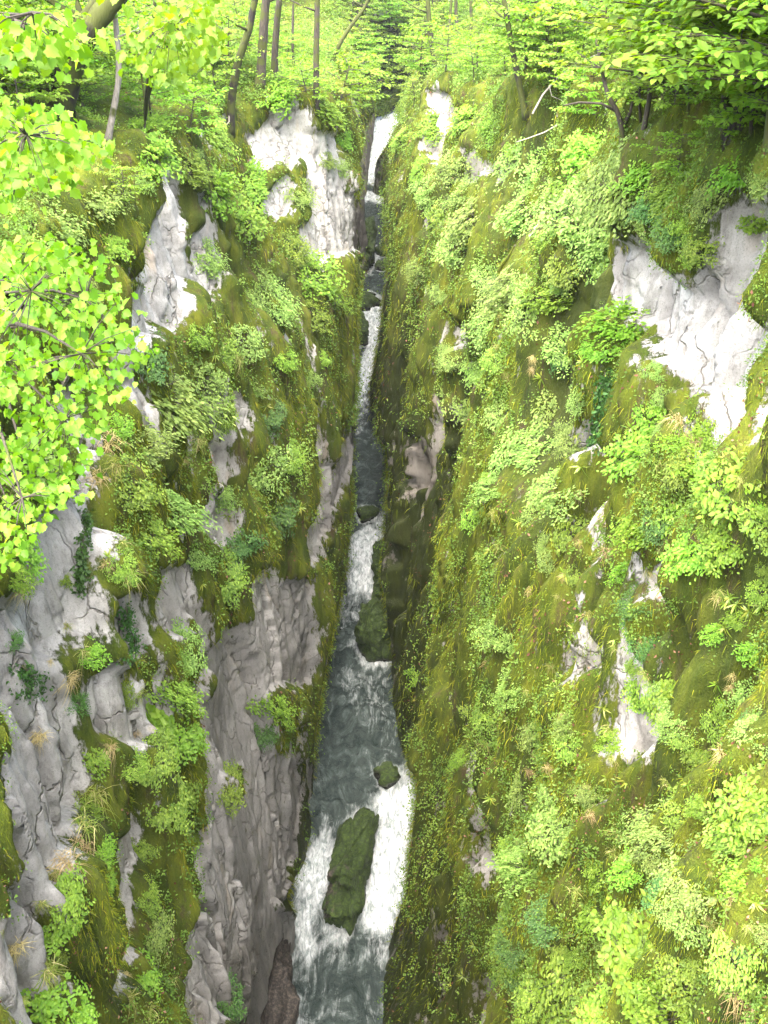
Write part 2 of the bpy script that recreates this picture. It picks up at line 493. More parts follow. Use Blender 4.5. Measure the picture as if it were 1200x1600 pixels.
# bare rock in the photograph's picture coordinates: looked up for every point of the surface once it stands (polygon, strength)
ROCKS = [
    # west wall
    [(185, 405), (222, 395), (245, 335), (252, 285), (275, 248), (286, 270), (278, 340), (275, 430), (280, 500), (260, 515), (235, 505), (224, 470), (216, 535), (195, 520), (180, 470)],
    [(398, 205), (425, 195), (438, 166), (467, 166), (470, 210), (455, 265), (446, 272), (438, 248), (425, 255), (410, 262), (398, 240)],
    [(410, 322), (446, 283), (442, 332), (418, 330)],
    [(476, 205), (497, 220), (503, 300), (494, 330), (500, 402), (478, 412), (476, 335), (490, 290), (482, 240)],
    [(500, 330), (512, 260), (500, 205), (522, 212), (532, 290), (547, 320), (549, 392), (520, 396), (498, 405)],
    [(552, 240), (582, 170), (584, 300), (575, 380), (556, 440)],
    [(300, 375), (320, 360), (332, 440), (312, 470), (300, 420)],
    [(92, 600), (140, 620), (136, 700), (132, 760), (142, 800), (128, 890), (115, 960), (110, 978), (82, 962), (86, 1000), (62, 1040), (97, 1060), (104, 1110), (130, 1140), (110, 1180), (60, 1130), (20, 1060), (0, 1010), (0, 950), (45, 935), (65, 890), (70, 810), (105, 780), (100, 700)],
    [(0, 1040), (30, 1080), (45, 1140), (90, 1170), (130, 1170), (145, 1205), (110, 1290), (70, 1350), (25, 1440), (0, 1450)],
    [(160, 950), (185, 928), (197, 935), (212, 1000), (196, 1012), (178, 1008), (163, 990)],
    [(235, 900), (290, 883), (292, 960), (277, 988), (240, 988), (230, 960)],
    [(138, 1062), (160, 1050), (157, 1100), (135, 1090)], [(173, 1058), (184, 1060), (181, 1115), (171, 1112)], [(223, 1048), (239, 1060), (233, 1102), (221, 1096)],
    [(148, 1108), (185, 1105), (222, 1110), (226, 1140), (180, 1148), (146, 1132)],
    [(288, 1090), (328, 1000), (345, 985), (400, 982), (420, 930), (470, 900), (480, 960), (488, 1060), (470, 1090), (466, 1200), (472, 1250), (460, 1330), (432, 1420), (380, 1470), (352, 1555), (335, 1545), (312, 1330), (296, 1250), (285, 1180)],
    [(545, 655), (552, 690), (540, 745), (512, 800), (490, 850), (478, 950), (452, 1000), (430, 960), (440, 900), (468, 850), (480, 780), (520, 710)],
    [(392, 905), (416, 880), (416, 960), (400, 972)], [(300, 782), (326, 770), (342, 850), (327, 862), (304, 832)], [(312, 715), (330, 705), (332, 745), (318, 750)],
    [(190, 1258), (215, 1243), (219, 1290), (203, 1360), (196, 1420), (201, 1445), (186, 1530), (150, 1545), (140, 1520), (170, 1470), (174, 1340), (195, 1310)],
    [(283, 1320), (300, 1298), (318, 1330), (327, 1430), (327, 1540), (333, 1600), (268, 1600), (275, 1500), (285, 1460), (279, 1380)],
    [(0, 430), (14, 430), (14, 485), (0, 490)], [(360, 640), (372, 600), (376, 660), (366, 690)], [(480, 770), (490, 765), (486, 830), (478, 840)],
    [(365, 1490), (430, 1425), (475, 1445), (485, 1500), (465, 1620), (350, 1620)],
    # east wall
    [(684, 146), (718, 160), (722, 190), (714, 225), (696, 268), (687, 250), (683, 190)],
    [(744, 243), (756, 248), (753, 288), (744, 286)], [(764, 262), (781, 262), (776, 288), (766, 284)],
    [(962, 420), (985, 378), (1010, 398), (1050, 403), (1060, 440), (1075, 450), (1100, 428), (1138, 430), (1150, 370), (1165, 338), (1215, 310), (1215, 600), (1162, 662), (1128, 674), (1118, 640), (1150, 612), (1106, 600), (1088, 602), (1060, 560), (1030, 512), (1010, 492), (956, 467)],
    [(1160, 640), (1190, 618), (1210, 640), (1200, 690), (1172, 702)],
    [(923, 583), (942, 583), (957, 598), (957, 640), (947, 700), (936, 738), (929, 742), (933, 695), (920, 692), (908, 702), (905, 690), (916, 670), (928, 640)],
    [(958, 718), (976, 728), (962, 792), (948, 792)], [(984, 732), (992, 738), (984, 792), (977, 792)], [(946, 796), (955, 796), (946, 872), (940, 870)],
    [(934, 908), (952, 903), (950, 960), (936, 984), (928, 960)], [(930, 990), (938, 990), (934, 1050), (926, 1060)],
    [(743, 1180), (767, 1155), (768, 1230), (752, 1290), (763, 1300), (760, 1350), (742, 1370), (733, 1342), (739, 1290), (733, 1250)],
    [(784, 1405), (796, 1428), (790, 1455), (782, 1450)], [(752, 1540), (776, 1525), (792, 1600), (755, 1600)], [(638, 675), (649, 700), (652, 785), (640, 792)],
    [(708, 498), (720, 518), (718, 545), (708, 540)], [(795, 825), (812, 820), (806, 870), (793, 865)], [(876, 1020), (888, 1020), (884, 1062), (874, 1060)], [(1040, 905), (1075, 895), (1080, 920), (1050, 930)],
]


GREYS = [[(280, 1200), (270, 1080), (330, 880), (400, 960), (480, 880), (560, 640), (560, 800), (500, 1000), (500, 1300), (420, 1600), (300, 1600), (300, 1300)], [(-50, 1020), (20, 1050), (50, 1140), (80, 1260), (60, 1380), (20, 1460), (-50, 1460)], [(232, 880), (296, 880), (296, 992), (232, 992)], [(-50, 930), (40, 930), (0, 1020), (-50, 1040)]]
HOLES = [[(112, 985), (160, 1000), (172, 1050), (135, 1062), (103, 1030)], [(120, 1135), (178, 1150), (212, 1240), (182, 1330), (120, 1405), (72, 1385), (112, 1290), (147, 1205)], [(-10, 870), (42, 875), (52, 930), (-10, 955)], [(140, 870), (230, 860), (235, 930), (150, 935)], [(150, 1010), (225, 1020), (222, 1050), (150, 1048)], [(1028, 482), (1052, 488), (1048, 516), (1030, 512)], [(1132, 455), (1165, 428), (1204, 440), (1204, 472), (1160, 465), (1140, 474)], [(1048, 398), (1066, 393), (1064, 440), (1046, 448)],
         [(1084, 430), (1108, 420), (1112, 450), (1092, 490), (1084, 470)], [(1143, 608), (1182, 610), (1172, 642), (1145, 642)], [(1088, 570), (1112, 566), (1114, 602), (1094, 604)], [(1180, 618), (1204, 620), (1204, 650), (1185, 655)],
         [(335, 1205), (395, 1185), (385, 1255), (348, 1262)], [(405, 1085), (432, 1062), (446, 1075), (470, 1060), (466, 1120), (450, 1150), (455, 1180), (425, 1192), (410, 1140)], [(300, 1080), (318, 1040), (330, 1060), (318, 1110)], [(440, 860), (470, 840), (478, 900), (452, 920)], [(40, 1055), (70, 1045), (80, 1075), (50, 1085)],
         [(70, 1130), (95, 1120), (92, 1165), (66, 1160)], [(195, 440), (215, 420), (222, 460), (205, 480)]]


def in_poly(px, py, poly):
    poly = np.array(poly, float)
    res = np.zeros(px.shape, bool)
    sel = (px > poly[:, 0].min()) & (px < poly[:, 0].max()) & (py > poly[:, 1].min()) & (py < poly[:, 1].max())
    if not sel.any():
        return res
    x, y = px[sel], py[sel]; ins = np.zeros(x.shape, bool)
    for i in range(len(poly)):
        x1, y1 = poly[i - 1]; x2, y2 = poly[i]
        if y1 == y2:
            continue
        c = ((y1 > y) != (y2 > y)) & (x < (x2 - x1) * (y - y1) / (y2 - y1) + x1)
        ins ^= c
    res[sel] = ins
    return res


# ------------------------------------------------------------------ cliffs: one sheet per side, river bed -> rim -> forest floor
YS = np.concatenate([np.arange(-14, 5, .5), np.arange(5, 30, .055), np.arange(30, 66, .075), np.arange(66, 110, .14), np.arange(110, 175, .3), np.arange(176, 420, 3.0)])
NT_ = 560
TS = np.linspace(-.06, 1, NT_)
WS = np.concatenate([np.arange(.12, 3, .12), np.arange(3, 14, .35), np.arange(14, 90, 2.0)])


def make_side(sg):
    Y, T = np.meshgrid(YS, TS, indexing='ij')
    rv = river_z(Y) + np.interp(Y, [151.2, 153, 160, 175, 215, 260, 300, 420], [0, 3.0, 8.5, 12.5, 14.5, 19, 30, 60.]); rim = rim_l(Y) if sg < 0 else rim_r(Y)
    Z = rv + (rim - rv) * T
    foot = footL(Y) if sg < 0 else footR(Y)
    X = foot + prof(OFFL if sg < 0 else OFFR, Y, T)
    if sg < 0:   # recess under the overhang above the low ledge
        rec = sstep(20, 23, Y) * sstep(32.5, 30, Y) * sstep(.13, .07, T)
        X = X - 1.4 * rec
    Yt, W = np.meshgrid(YS, WS, indexing='ij')
    rimt = (rim_l if sg < 0 else rim_r)(Yt)
    Xe = X[:, -1:] + sg * W
    slope = np.interp(Yt, [0, 60, 140, 170, 420], [.16, .2, .3, .65, .65] if sg < 0 else [.30, .32, .38, .65, .65])
    far = sstep(230, 300, Yt) * 26
    Ze = rimt + slope * W + (1.1 if sg > 0 else .7) * (1 - np.exp(-W / 1.3)) + 1.2 * fbm(Xe * .08, Yt * .08, 0 * W, 91, 3) * sstep(0, 6, W) + far
    P = np.stack([np.concatenate([X, Xe], 1), np.concatenate([Y, Yt], 1), np.concatenate([Z, Ze], 1)], -1)
    Tall = np.concatenate([T, 1 + W / 40], 1)
    # normals of the smooth sheet
    du = np.gradient(P, axis=0); dv = np.gradient(P, axis=1)
    N = np.cross(du, dv); N /= np.linalg.norm(N, axis=-1, keepdims=True) + 1e-9
    if sg < 0:
        flip = N[..., 0:1] < 0
        N = np.where((N[:, NT_ // 2, 0].mean() < 0), -N, N)
    else:
        N = np.where((N[:, NT_ // 2, 0].mean() > 0), -N, N)
    x, y, z = P[..., 0], P[..., 1], P[..., 2]
    so = 0 if sg < 0 else 500
    def bare(S):          # mask of bare rock for the surface S
        pu, pv, _ = project(S)
        wob = 7 * vn(x * 1.7, y * 1.7, z * .9, so + 3); wob2 = 7 * vn(x * 1.7, y * 1.7, z * .9, so + 4)
        rock = np.zeros(P.shape[:2])
        for poly in ROCKS:
            west = np.mean([q[0] for q in poly]) < 600
            if west != (sg < 0):
                continue
            ar = np.array(poly, float); size = np.prod(ar.max(0) - ar.min(0))
            kw = .5 if size < 6000 else 1
            rock[in_poly(pu + wob * kw, pv + wob2 * kw, poly)] = 2.4 if size < 6000 else 1
        gen = sstep(.62, .85, fbm(x * .5, y * .5, z * .14, so + 8, 3))
        rock = np.maximum(rock, .55 * gen * (Tall < 1))
        stk = sstep(.42, .62, vn(y * 1.5 + x * .8, z * .11, x * .1, so + 9)) * sstep(-.05, .3, vn(y * .4, z * .22, x * .2, so + 10)) * (Tall < .93)
        rock = np.maximum(rock, stk * (.8 if sg < 0 else .55))
        for poly in HOLES:
            rock[in_poly(pu + wob, pv + wob2, poly)] = 0
        rs = rock.copy()
        for k in (1, 2, 3, 2, 1):
            for ax in (0, 1):
                rs = (np.roll(rs, k, ax) + rs * 2 + np.roll(rs, -k, ax)) / 4
        rock = np.clip(rs * 1.9, 0, 1)
        return rock

    wz = .35 * vn(y * .5, z * .25, x * .2, so + 41) + .10 * vn(y * 2, z * 1.2, x, so + 42)
    lod = np.interp(y, [10, 40, 90], [1.5, 1.0, .55])
    c1 = np.abs(vn(y * .34 + wz * .6, z * .03, x * .03, so + 43)); c2 = np.abs(vn(y * .95 + wz, z * .05, x * .05, so + 48))
    cleft = np.maximum(sstep(.17, .05, c1) * sstep(-.6, .1, vn(y * .2, z * .1, x * .1, so + 44)), .6 * sstep(.16, .04, c2) * sstep(-.35, .25, vn(y * .3, z * .16, x * .1, so + 49)))
    cleft = cleft * sstep(.0, .08, Tall) * sstep(1.02, .93, Tall)

    def relief(rock):
        # relief: fluted ribs, blocks, moss cushions
        amp = .25 + .75 * sstep(.0, .22, Tall)
        amp = amp * np.where(Tall > 1, np.clip(1 - (Tall - 1) * 25, .25, 1), 1)
        warp = .6 * vn(y * .25, z * .07, x * .1, so + 11)
        r1 = 1 - np.abs(vn(y * .42 + warp, z * .035, x * .1, so + 12)) * 2
        r2 = 1 - np.abs(vn(y * 1.1 + warp * 2, z * .07, x * .3, so + 13)) * 2
        rz = z + .6 * vn(y * .6, z * .3, x * .2, so + 47)
        p1 = np.sqrt(np.abs(vn(y * .62 + warp * .8 + .012 * rz, rz * .05, x * .05, so + 45)) + .01)
        p2 = np.sqrt(np.abs(vn(y * 1.55 + warp * 2 + .03 * rz, rz * .10, x * .12, so + 46)) + .01)
        d = (.45 if sg > 0 else .35) * r1 + .15 * r2 + ((1.7 if sg > 0 else .7) * p1 + (.80 if sg > 0 else .4) * p2) * (1 - .45 * rock) - (1.25 if sg > 0 else .5)
        d = d + .55 * fbm(x * .25, y * .25, z * .07, so + 14, 3)
        d = d - (1.5 if sg > 0 else .7) * cleft
        ledge = vn(y * .16, z * .33, x * .16, so + 15)
        d = d + .20 * sstep(-.1, .25, ledge) * (1 - .5 * rock)
        fine = fbm(x * 1.9, y * 1.9, z * .5, so + 16, 4, .58)
        cush = np.maximum(0, vn(x * 2.6, y * 2.6, z * .38, so + 18)) + .55 * np.maximum(0, vn(x * 5.5, y * 5.5, z * .95, so + 19))
        d = d + .12 * fine * (1 - .25 * rock) + .26 * cush * (1 - rock)
        su = y * .9 + x * .6 * sg * -1 + .15 * fine; sv = z * .26 + .1 * fine
        rid, ou, ov, ed = cells(su * .75, sv * .75, so + 60)
        fac = .40 * (rid - .5) + (rid * 7 % 1 - .5) * .55 * ou + (rid * 13 % 1 - .5) * .5 * ov - .10 * sstep(.10, 0, ed)
        rid, ou, ov, ed = cells(su * 2.1, sv * 2.3, so + 64)
        fac = fac + .12 * (rid - .5) + (rid * 7 % 1 - .5) * .16 * ou + (rid * 13 % 1 - .5) * .16 * ov - .04 * sstep(.10, 0, ed)
        sheer = sstep(6, 0, np.abs(y - 27)) * (Tall < .62) * (sg < 0)
        d = d + .8 * fac * (.06 + .94 * rock) * (1 - .85 * sheer)
        d = d * (1 - .45 * sheer * rock)
        d = d * amp
        d = d - .16 * rock
        return d

    rock = bare(P)
    for _ in range(2):
        rock = bare(P + N * relief(rock)[..., None])
    d = relief(rock)
    P = P + N * d[..., None]
    # keep the channel open: the rock never leans further in than the water's edge it rises from
    pu, pv, dd = project(P)
    tab = sorted((EL if sg < 0 else ER) + ([(-400, 540), (0, 566), (130, 580), (165, 584)] if sg < 0 else [(-400, 720), (0, 680), (130, 645), (165, 634)]))
    lim = np.interp(pv, [q[0] for q in tab], [q[1] for q in tab]) + 2.0 * vn(pv * .06, y * .3, z * .4, so + 40)
    over = np.maximum(0, (pu - lim) if sg < 0 else (lim - pu))
    over = np.where((P[..., 1] > 3) & (P[..., 1] < 151.5), over, 0)
    P[..., 0] += -sg * 0 + (over * sg * dd / F)
    # damp wall foot, plus shade painted into the bottom, slot and clefts
    damp_shade = sstep(.30, .03, Tall + .10 * vn(y * .3, z * .3, x, so + 30)) if sg < 0 else sstep(.46, .04, Tall + .10 * vn(y * .3, z * .3, x, so + 30))
    damp_shade = np.maximum(damp_shade, sstep(64, 90, y) * sstep(.62, .30, Tall) * .9 if sg > 0 else sstep(60, 72, y) * sstep(.95, .6, Tall))
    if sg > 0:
        damp_shade = np.maximum(damp_shade, sstep(33, 43, y + 4 * vn(z * .2, y * .2, x, so + 31)) * sstep(115, 95, y) * sstep(.74, .52, Tall + .1 * vn(y * .4, z * .2, x, so + 32)) * .95)  # shade of the recessed slot, put into the colour
    damp_shade = np.maximum(damp_shade, sstep(136, 142, y) * sstep(153, 150.5, y) * (Tall < 1))
    damp_shade = np.maximum(damp_shade, .75 * cleft * (sg > 0) + .4 * cleft * (sg < 0))  # clefts darkened in the colour to deepen their shade
    if sg < 0:
        damp_shade[in_poly(pu + 5 * vn(y, z, x, 7), pv, [(365, 1490), (430, 1425), (475, 1445), (485, 1500), (465, 1620), (350, 1620)])] = 1
    # weathered grey rock: lichen on the near slab, old grey skin and some painted shade on the sheer face
    pu, pv, _ = project(P)
    grey = np.zeros(rock.shape)
    if sg < 0:
        for poly in GREYS:
            grey[in_poly(pu + 6 * vn(y, z, x, 5), pv + 6 * vn(y, z, x, 6), poly)] = 1
    nu, nvv = P.shape[:2]
    i = np.arange(nu - 1)[:, None] * nvv; j = np.arange(nvv - 1)[None]
    q = np.stack([i + j, i + nvv + j, i + nvv + j + 1, i + j + 1], -1)
    if sg > 0:
        q = q[..., ::-1]
    q = q.reshape(-1, 4)
    me = new_mesh('cliff', P.reshape(-1, 3), q, np.full(len(q), 4), {'rock': rock.ravel(), 'damp_shade': damp_shade.ravel(), 'grey': grey.ravel()}, True, (CLIFF,))
    o = link('mossy_cliff', me)
    tag(o, kind='structure')
    # light copy for finding points on the surface
    st = 3
    C = P[::st, ::st]
    a, b = C.shape[:2]
    i = np.arange(a - 1)[:, None] * b; j = np.arange(b - 1)[None]
    f = np.stack([i + j, i + b + j, i + b + j + 1, i + j + 1], -1).reshape(-1, 4)
    bvh = BVHTree.FromPolygons(C.reshape(-1, 3).tolist(), f.tolist())
    Nn = np.cross(np.gradient(P, axis=0), np.gradient(P, axis=1)); Nn /= np.linalg.norm(Nn, axis=-1, keepdims=True) + 1e-9
    if (Nn[:, NT_ // 2, 0].mean() < 0) == (sg < 0):
        Nn = -Nn
    return o, P, Nn, np.clip(rock + cleft * .75, 0, 1), damp_shade, Tall, bvh


SIDE = {-1: make_side(-1), 1: make_side(1)}


def hit(px, py, side=None):
    d = Vector(ray(px, py)).normalized()
    best = None
    for sg in (-1, 1):
        if side and sg != side:
            continue
        co, no, idx, dist = SIDE[sg][6].ray_cast(Vector((0, 0, 0)), d, 500)
        if co is not None and (best is None or dist < best[2]):
            if no.dot(d) > 0:
                no = -no
            best = (co, no, dist, sg)
    return best


# ------------------------------------------------------------------ river
FOAM = [([(560, 1420), (625, 1420), (612, 1520), (570, 1500)], .42), ([(480, 1480), (600, 1500), (595, 1600), (460, 1600)], .2), ([(585, 1190), (645, 1190), (645, 1240), (590, 1245)], .4),
        ([(588, 1235), (606, 1225), (635, 1213), (655, 1240), (650, 1300), (645, 1350), (640, 1400), (612, 1445), (570, 1445), (553, 1400), (580, 1330), (590, 1290)], 1.0),
        ([(492, 1330), (525, 1290), (520, 1330), (512, 1390), (498, 1450), (482, 1510), (468, 1480), (450, 1410), (474, 1345)], .85),
        ([(498, 1270), (525, 1262), (525, 1300), (492, 1335)], .35),
        ([(470, 1480), (500, 1470), (480, 1600), (455, 1600)], .25), ([(550, 838), (606, 803), (604, 850), (593, 915), (548, 930), (538, 890)], .95), ([(530, 925), (590, 915), (580, 960), (525, 980)], .4),
        ([(556, 475), (600, 465), (592, 540), (584, 580), (577, 620), (552, 650), (553, 600), (573, 540), (568, 505), (556, 492)], 1.0),
        ([(552, 640), (580, 620), (577, 670), (552, 680)], .35), ([(568, 298), (602, 308), (602, 320), (568, 316)], .9),
        ([(530, 1035), (612, 1040), (618, 1130), (540, 1110)], .30), ([(560, 1130), (640, 1120), (640, 1200), (600, 1190)], .22)]


def make_river():
    Y = np.concatenate([np.arange(8, 72, .09), np.arange(72, 110, .15), np.arange(110, 152, .2), np.arange(152, 153, .5)])
    U = np.linspace(0, 1, 64)
    Yg, Ug = np.meshgrid(Y, U, indexing='ij')
    xl, xr = footL(Yg) - 2.2, footR(Yg) + 1.2
    X = xl + (xr - xl) * Ug
    Z = river_z(Yg)
    rgh = np.interp(Yg, [8, 32, 35, 41, 43, 60, 62, 69, 71, 89, 91, 104, 106, 140, 143, 150, 152], [.6, .8, 1.8, 1.4, .7, .8, 1.6, 1.3, .6, .6, 1.5, 1.2, .5, .5, 1.6, 1.2, .6])
    w = .13 * fbm(X * .9, Yg * .55, 0 * X, 71, 4, .55) + .06 * (1 - np.abs(vn(X * 2.1, Yg * 1.2, 0 * X, 75)) * 2)
    Z = Z + w * rgh
    Z = Z - sstep(142.5, 148, Yg) * (footR(Yg) - X) * .35
    Z = Z + .22 * (rgh - .7).clip(0) * np.abs(vn(X * .8 + 2 * vn(X, Yg * .3, 0 * X, 77), Yg * .35, 0 * X, 76))
    P = np.stack([X, Yg, Z], -1)
    pu, pv, _ = project(P)
    wo = (7 * vn(X * 1.1, Yg * .8, 0 * X, 81) + 7 * vn(X * 3, Yg * 2, 0 * X, 82)) * np.minimum(1, 60 / Yg) ** 1.5
    foam = np.full(X.shape, .07)
    for poly, s in FOAM:
        m = in_poly(pu + wo * .6, pv + wo * 2.2, poly)
        foam[m] = np.maximum(foam[m], s)
    foam = np.where(Yg > 142.3, np.where(Yg < 152, 1.0, .2), foam)
    for bx, by, rx, ry, rot in RINGS:      # water breaks white against the boulders
        ux, uy = X - bx, Yg - by
        qx, qy = ux * math.cos(rot) + uy * math.sin(rot), -ux * math.sin(rot) + uy * math.cos(rot)
        e = np.hypot(qx / rx, qy / ry)
        foam = np.maximum(foam, .75 * sstep(1.55, 1.05, e + .2 * vn(X * 2, Yg * 2, 0 * X, 83)))
    for _ in range(5):
        for ax in (0, 1):
            foam = (np.roll(foam, 1, ax) + foam * 2 + np.roll(foam, -1, ax)) / 4
    n, m = X.shape
    i = np.arange(n - 1)[:, None] * m; j = np.arange(m - 1)[None]
    q = np.stack([i + j, i + j + 1, i + m + j + 1, i + m + j], -1).reshape(-1, 4)
    me = new_mesh('river', P.reshape(-1, 3), q, np.full(len(q), 4), {'foam': foam.ravel(), 'turb': (rgh * .5).ravel()}, True, (WATER,))
    tag(link('river', me), kind='structure')


# ------------------------------------------------------------------ boulders
RINGS = []


def boulder(name, label, loc, size, rotz=0, tilt=0, rock=.05, seed=1, nlat=110, nlon=160, blocky=.35, cat='boulder'):
    th = np.linspace(0.02, PI - .02, nlat)[:, None]; ph = (np.arange(nlon) / nlon * 2 * PI)[None]
    D = np.stack([np.sin(th) * np.cos(ph), np.sin(th) * np.sin(ph), np.cos(th) * np.ones_like(ph)], -1)
    # squarish block rather than a ball
    pw = 1 - blocky * .55
    B = np.sign(D) * np.abs(D) ** pw
    B = B / (np.abs(B) ** 3.2).sum(-1, keepdims=True) ** (1 / 3.2) * (.6 + .4 * 1)
    sz = np.array(size)
    Q = B * sz
    k = 1.3 / max(.5, sz.min())
    n = .22 * fbm(Q[..., 0] * k * .6, Q[..., 1] * k * .6, Q[..., 2] * k * .6, seed, 3) + .16 * (np.abs(vn(Q[..., 0] * k, Q[..., 1] * k, Q[..., 2] * k, seed + 50)) - .4) + .07 * fbm(Q[..., 0] * 2.4, Q[..., 1] * 2.4, Q[..., 2] * 2.4, seed + 90, 4, .6)
    rid, ou, ov, ed = cells(np.broadcast_to(ph * 1.1, Q.shape[:2]) + .25 * n, Q[..., 2] * k * .8 + th * 1.3 + .25 * n, seed + 200)
    n = n + .20 * (rid - .5) + (rid * 7 % 1 - .5) * .22 * ov - .07 * sstep(.12, 0, ed)
    Q = Q * (1 + n[..., None] * .9)
    i = np.arange(nlat - 1)[:, None] * nlon; j = np.arange(nlon)[None]; j2 = (j + 1) % nlon
    q = np.stack([i + j, i + nlon + j, i + nlon + j2, i + j2], -1).reshape(-1)
    loops = np.concatenate([q, np.arange(nlon), ((nlat - 1) * nlon + np.arange(nlon))[::-1]])
    sizes = np.concatenate([np.full((nlat - 1) * nlon, 4), [nlon, nlon]])
    rk = np.full(nlat * nlon, rock)
    if rock < 0:      # bare patch low on the near side only
        rk = (.26 * sstep(.75, .3, np.hypot((D[..., 0] + .35) * .9, (D[..., 1] + .55) * .9) + .25 * vn(Q[..., 0] * 2, Q[..., 1] * 2, Q[..., 2] * 2, 99))).ravel()
    me = new_mesh(name, Q.reshape(-1, 3), loops, sizes, {'rock': rk, 'wet': sstep(.45, .1, Q[..., 2] + loc[2] - river_z(Q[..., 1] + loc[1]) + .25 * vn(Q[..., 0] * 1.5, Q[..., 1] * 1.5, Q[..., 2], seed + 7)).ravel()}, True, (BOULDER,))
    RINGS.append((loc[0], loc[1], size[0], size[1], rotz))
    o = link(name, me, None, loc)
    o.rotation_euler = (tilt, 0, rotz)
    tag(o, label, cat)
    return o


def at_river(px, py, dz=0):
    x, y, z = on_river(px, py)
    return Vector((x, y, z + dz))


boulder('boulder', 'long mossy boulder splitting the white water into two chutes', at_river(549, 1362, .35), (.98, 3.3, 1.75), math.radians(-11), .05, -1, 3)
boulder('boulder', 'dark mossy block jutting from right bank above the swirling pool', at_river(594, 1008, .6), (1.5, 1.7, 3.1), .2, 0, 0, 8)
boulder('boulder', 'black wet rock at the top of the right white chute', at_river(606, 1212, 0), (.75, .7, .6), .4, 0, .12, 12, 40, 60)
boulder('boulder', 'dark wet rock in the lip above the middle cascade', at_river(574, 806, 0), (.85, .8, .7), .2, 0, .12, 15, 40, 60)
boulder('boulder', 'dark rock shelf at left of the upper cascade lip', at_river(568, 470, -.1), (1.6, 2.0, .75), .1, 0, .12, 18, 40, 60)
boulder('boulder', 'wet dark rock wedged left of the upper cascade under its lip', at_river(563, 520, .2), (.85, 2.2, 1.2), .1, 0, .12, 19, 40, 60)
boulder('boulder', 'low dark stone in the upper pool near right wall', at_river(600, 418, 0), (.9, 1.2, .7), .1, 0, .1, 21, 40, 60)
boulder('boulder', 'upper one of two dark stones in the upper pool', at_river(598, 396, 0), (.8, 1.3, .9), .5, 0, .1, 23, 40, 60)
boulder('boulder', 'dark mossy rock at left wall foot beside upper pool', at_river(566, 400, .6), (1.5, 5.0, 3.0), .0, 0, .08, 33)
boulder('rock_ledge', 'low brown rock ledge with dead leaves beside the nearest water', Vector((-5.6, 25.5, -46.6)), (1.6, 6.2, 2.5), .07, 0, .5, 37, cat='rock ledge')
boulder('boulder', 'mossy rounded rock at right bank beside the middle cascade', at_river(604, 905, .3), (1.0, 2.8, 2.2), -.1, 0, .02, 41)

make_river()

# ------------------------------------------------------------------ light
SUN_EL, SUN_ROT = math.radians(66), math.radians(206)     # rotation measured from +Y clockwise seen from above
w = bpy.data.worlds.new('World'); scene.world = w; w.use_nodes = True
wt = w.node_tree; wt.nodes.clear()
sky = wt.nodes.new('ShaderNodeTexSky'); sky.sky_type = 'NISHITA'; sky.sun_disc = False
sky.sun_elevation = SUN_EL; sky.sun_rotation = SUN_ROT; sky.air_density = 1.0; sky.dust_density = 6.0; sky.ozone_density = 1.0
bg = wt.nodes.new('ShaderNodeBackground'); bg.inputs['Strength'].default_value = .13
wo = wt.nodes.new('ShaderNodeOutputWorld')
wt.links.new(sky.outputs[0], bg.inputs[0]); wt.links.new(bg.outputs[0], wo.inputs[0])
sd = bpy.data.lights.new('sun', 'SUN'); sd.energy = 2.0; sd.angle = math.radians(85); sd.color = (1, .95, .86)
so = bpy.data.objects.new('sun', sd); COL.objects.link(so)
sdir = Vector((math.sin(SUN_ROT) * math.cos(SUN_EL), math.cos(SUN_ROT) * math.cos(SUN_EL), math.sin(SUN_EL)))
so.rotation_euler = (-sdir).to_track_quat('-Z', 'Y').to_euler()
so.location = sdir * 60
scene.view_settings.view_transform = 'Standard'
scene.view_settings.look = 'None'
scene.view_settings.gamma = 1
scene.view_settings.use_curve_mapping = False
scene.view_settings.exposure = 3.25
scene.cycles.use_denoising = True
scene.cycles.max_bounces = 8
scene.cycles.diffuse_bounces = 4

# thin air between the near walls and the far wood
hv = np.array([[x, y, z] for z in (-54.0, 75.0) for y in (-25.0, 415.0) for x in (-110.0, 110.0)])
hf = [0, 2, 3, 1, 4, 5, 7, 6, 0, 1, 5, 4, 2, 6, 7, 3, 0, 4, 6, 2, 1, 3, 7, 5]
HZ = bpy.data.materials.new('haze'); HZ.use_nodes = True; HZ.node_tree.nodes.clear()
ho = HZ.node_tree.nodes.new('ShaderNodeOutputMaterial'); hp = HZ.node_tree.nodes.new('ShaderNodeVolumePrincipled')
hp.inputs['Color'].default_value = (.86, .92, .95, 1); hp.inputs['Density'].default_value = .00012
HZ.node_tree.links.new(hp.outputs[0], ho.inputs['Volume'])
tag(link('haze', new_mesh('haze', hv, hf, [4] * 6, None, False, (HZ,))), kind='stuff')
# ------------------------------------------------------------------ plants: one prototype of each kind, then copies
UP = np.array([0, 0, 1.0])


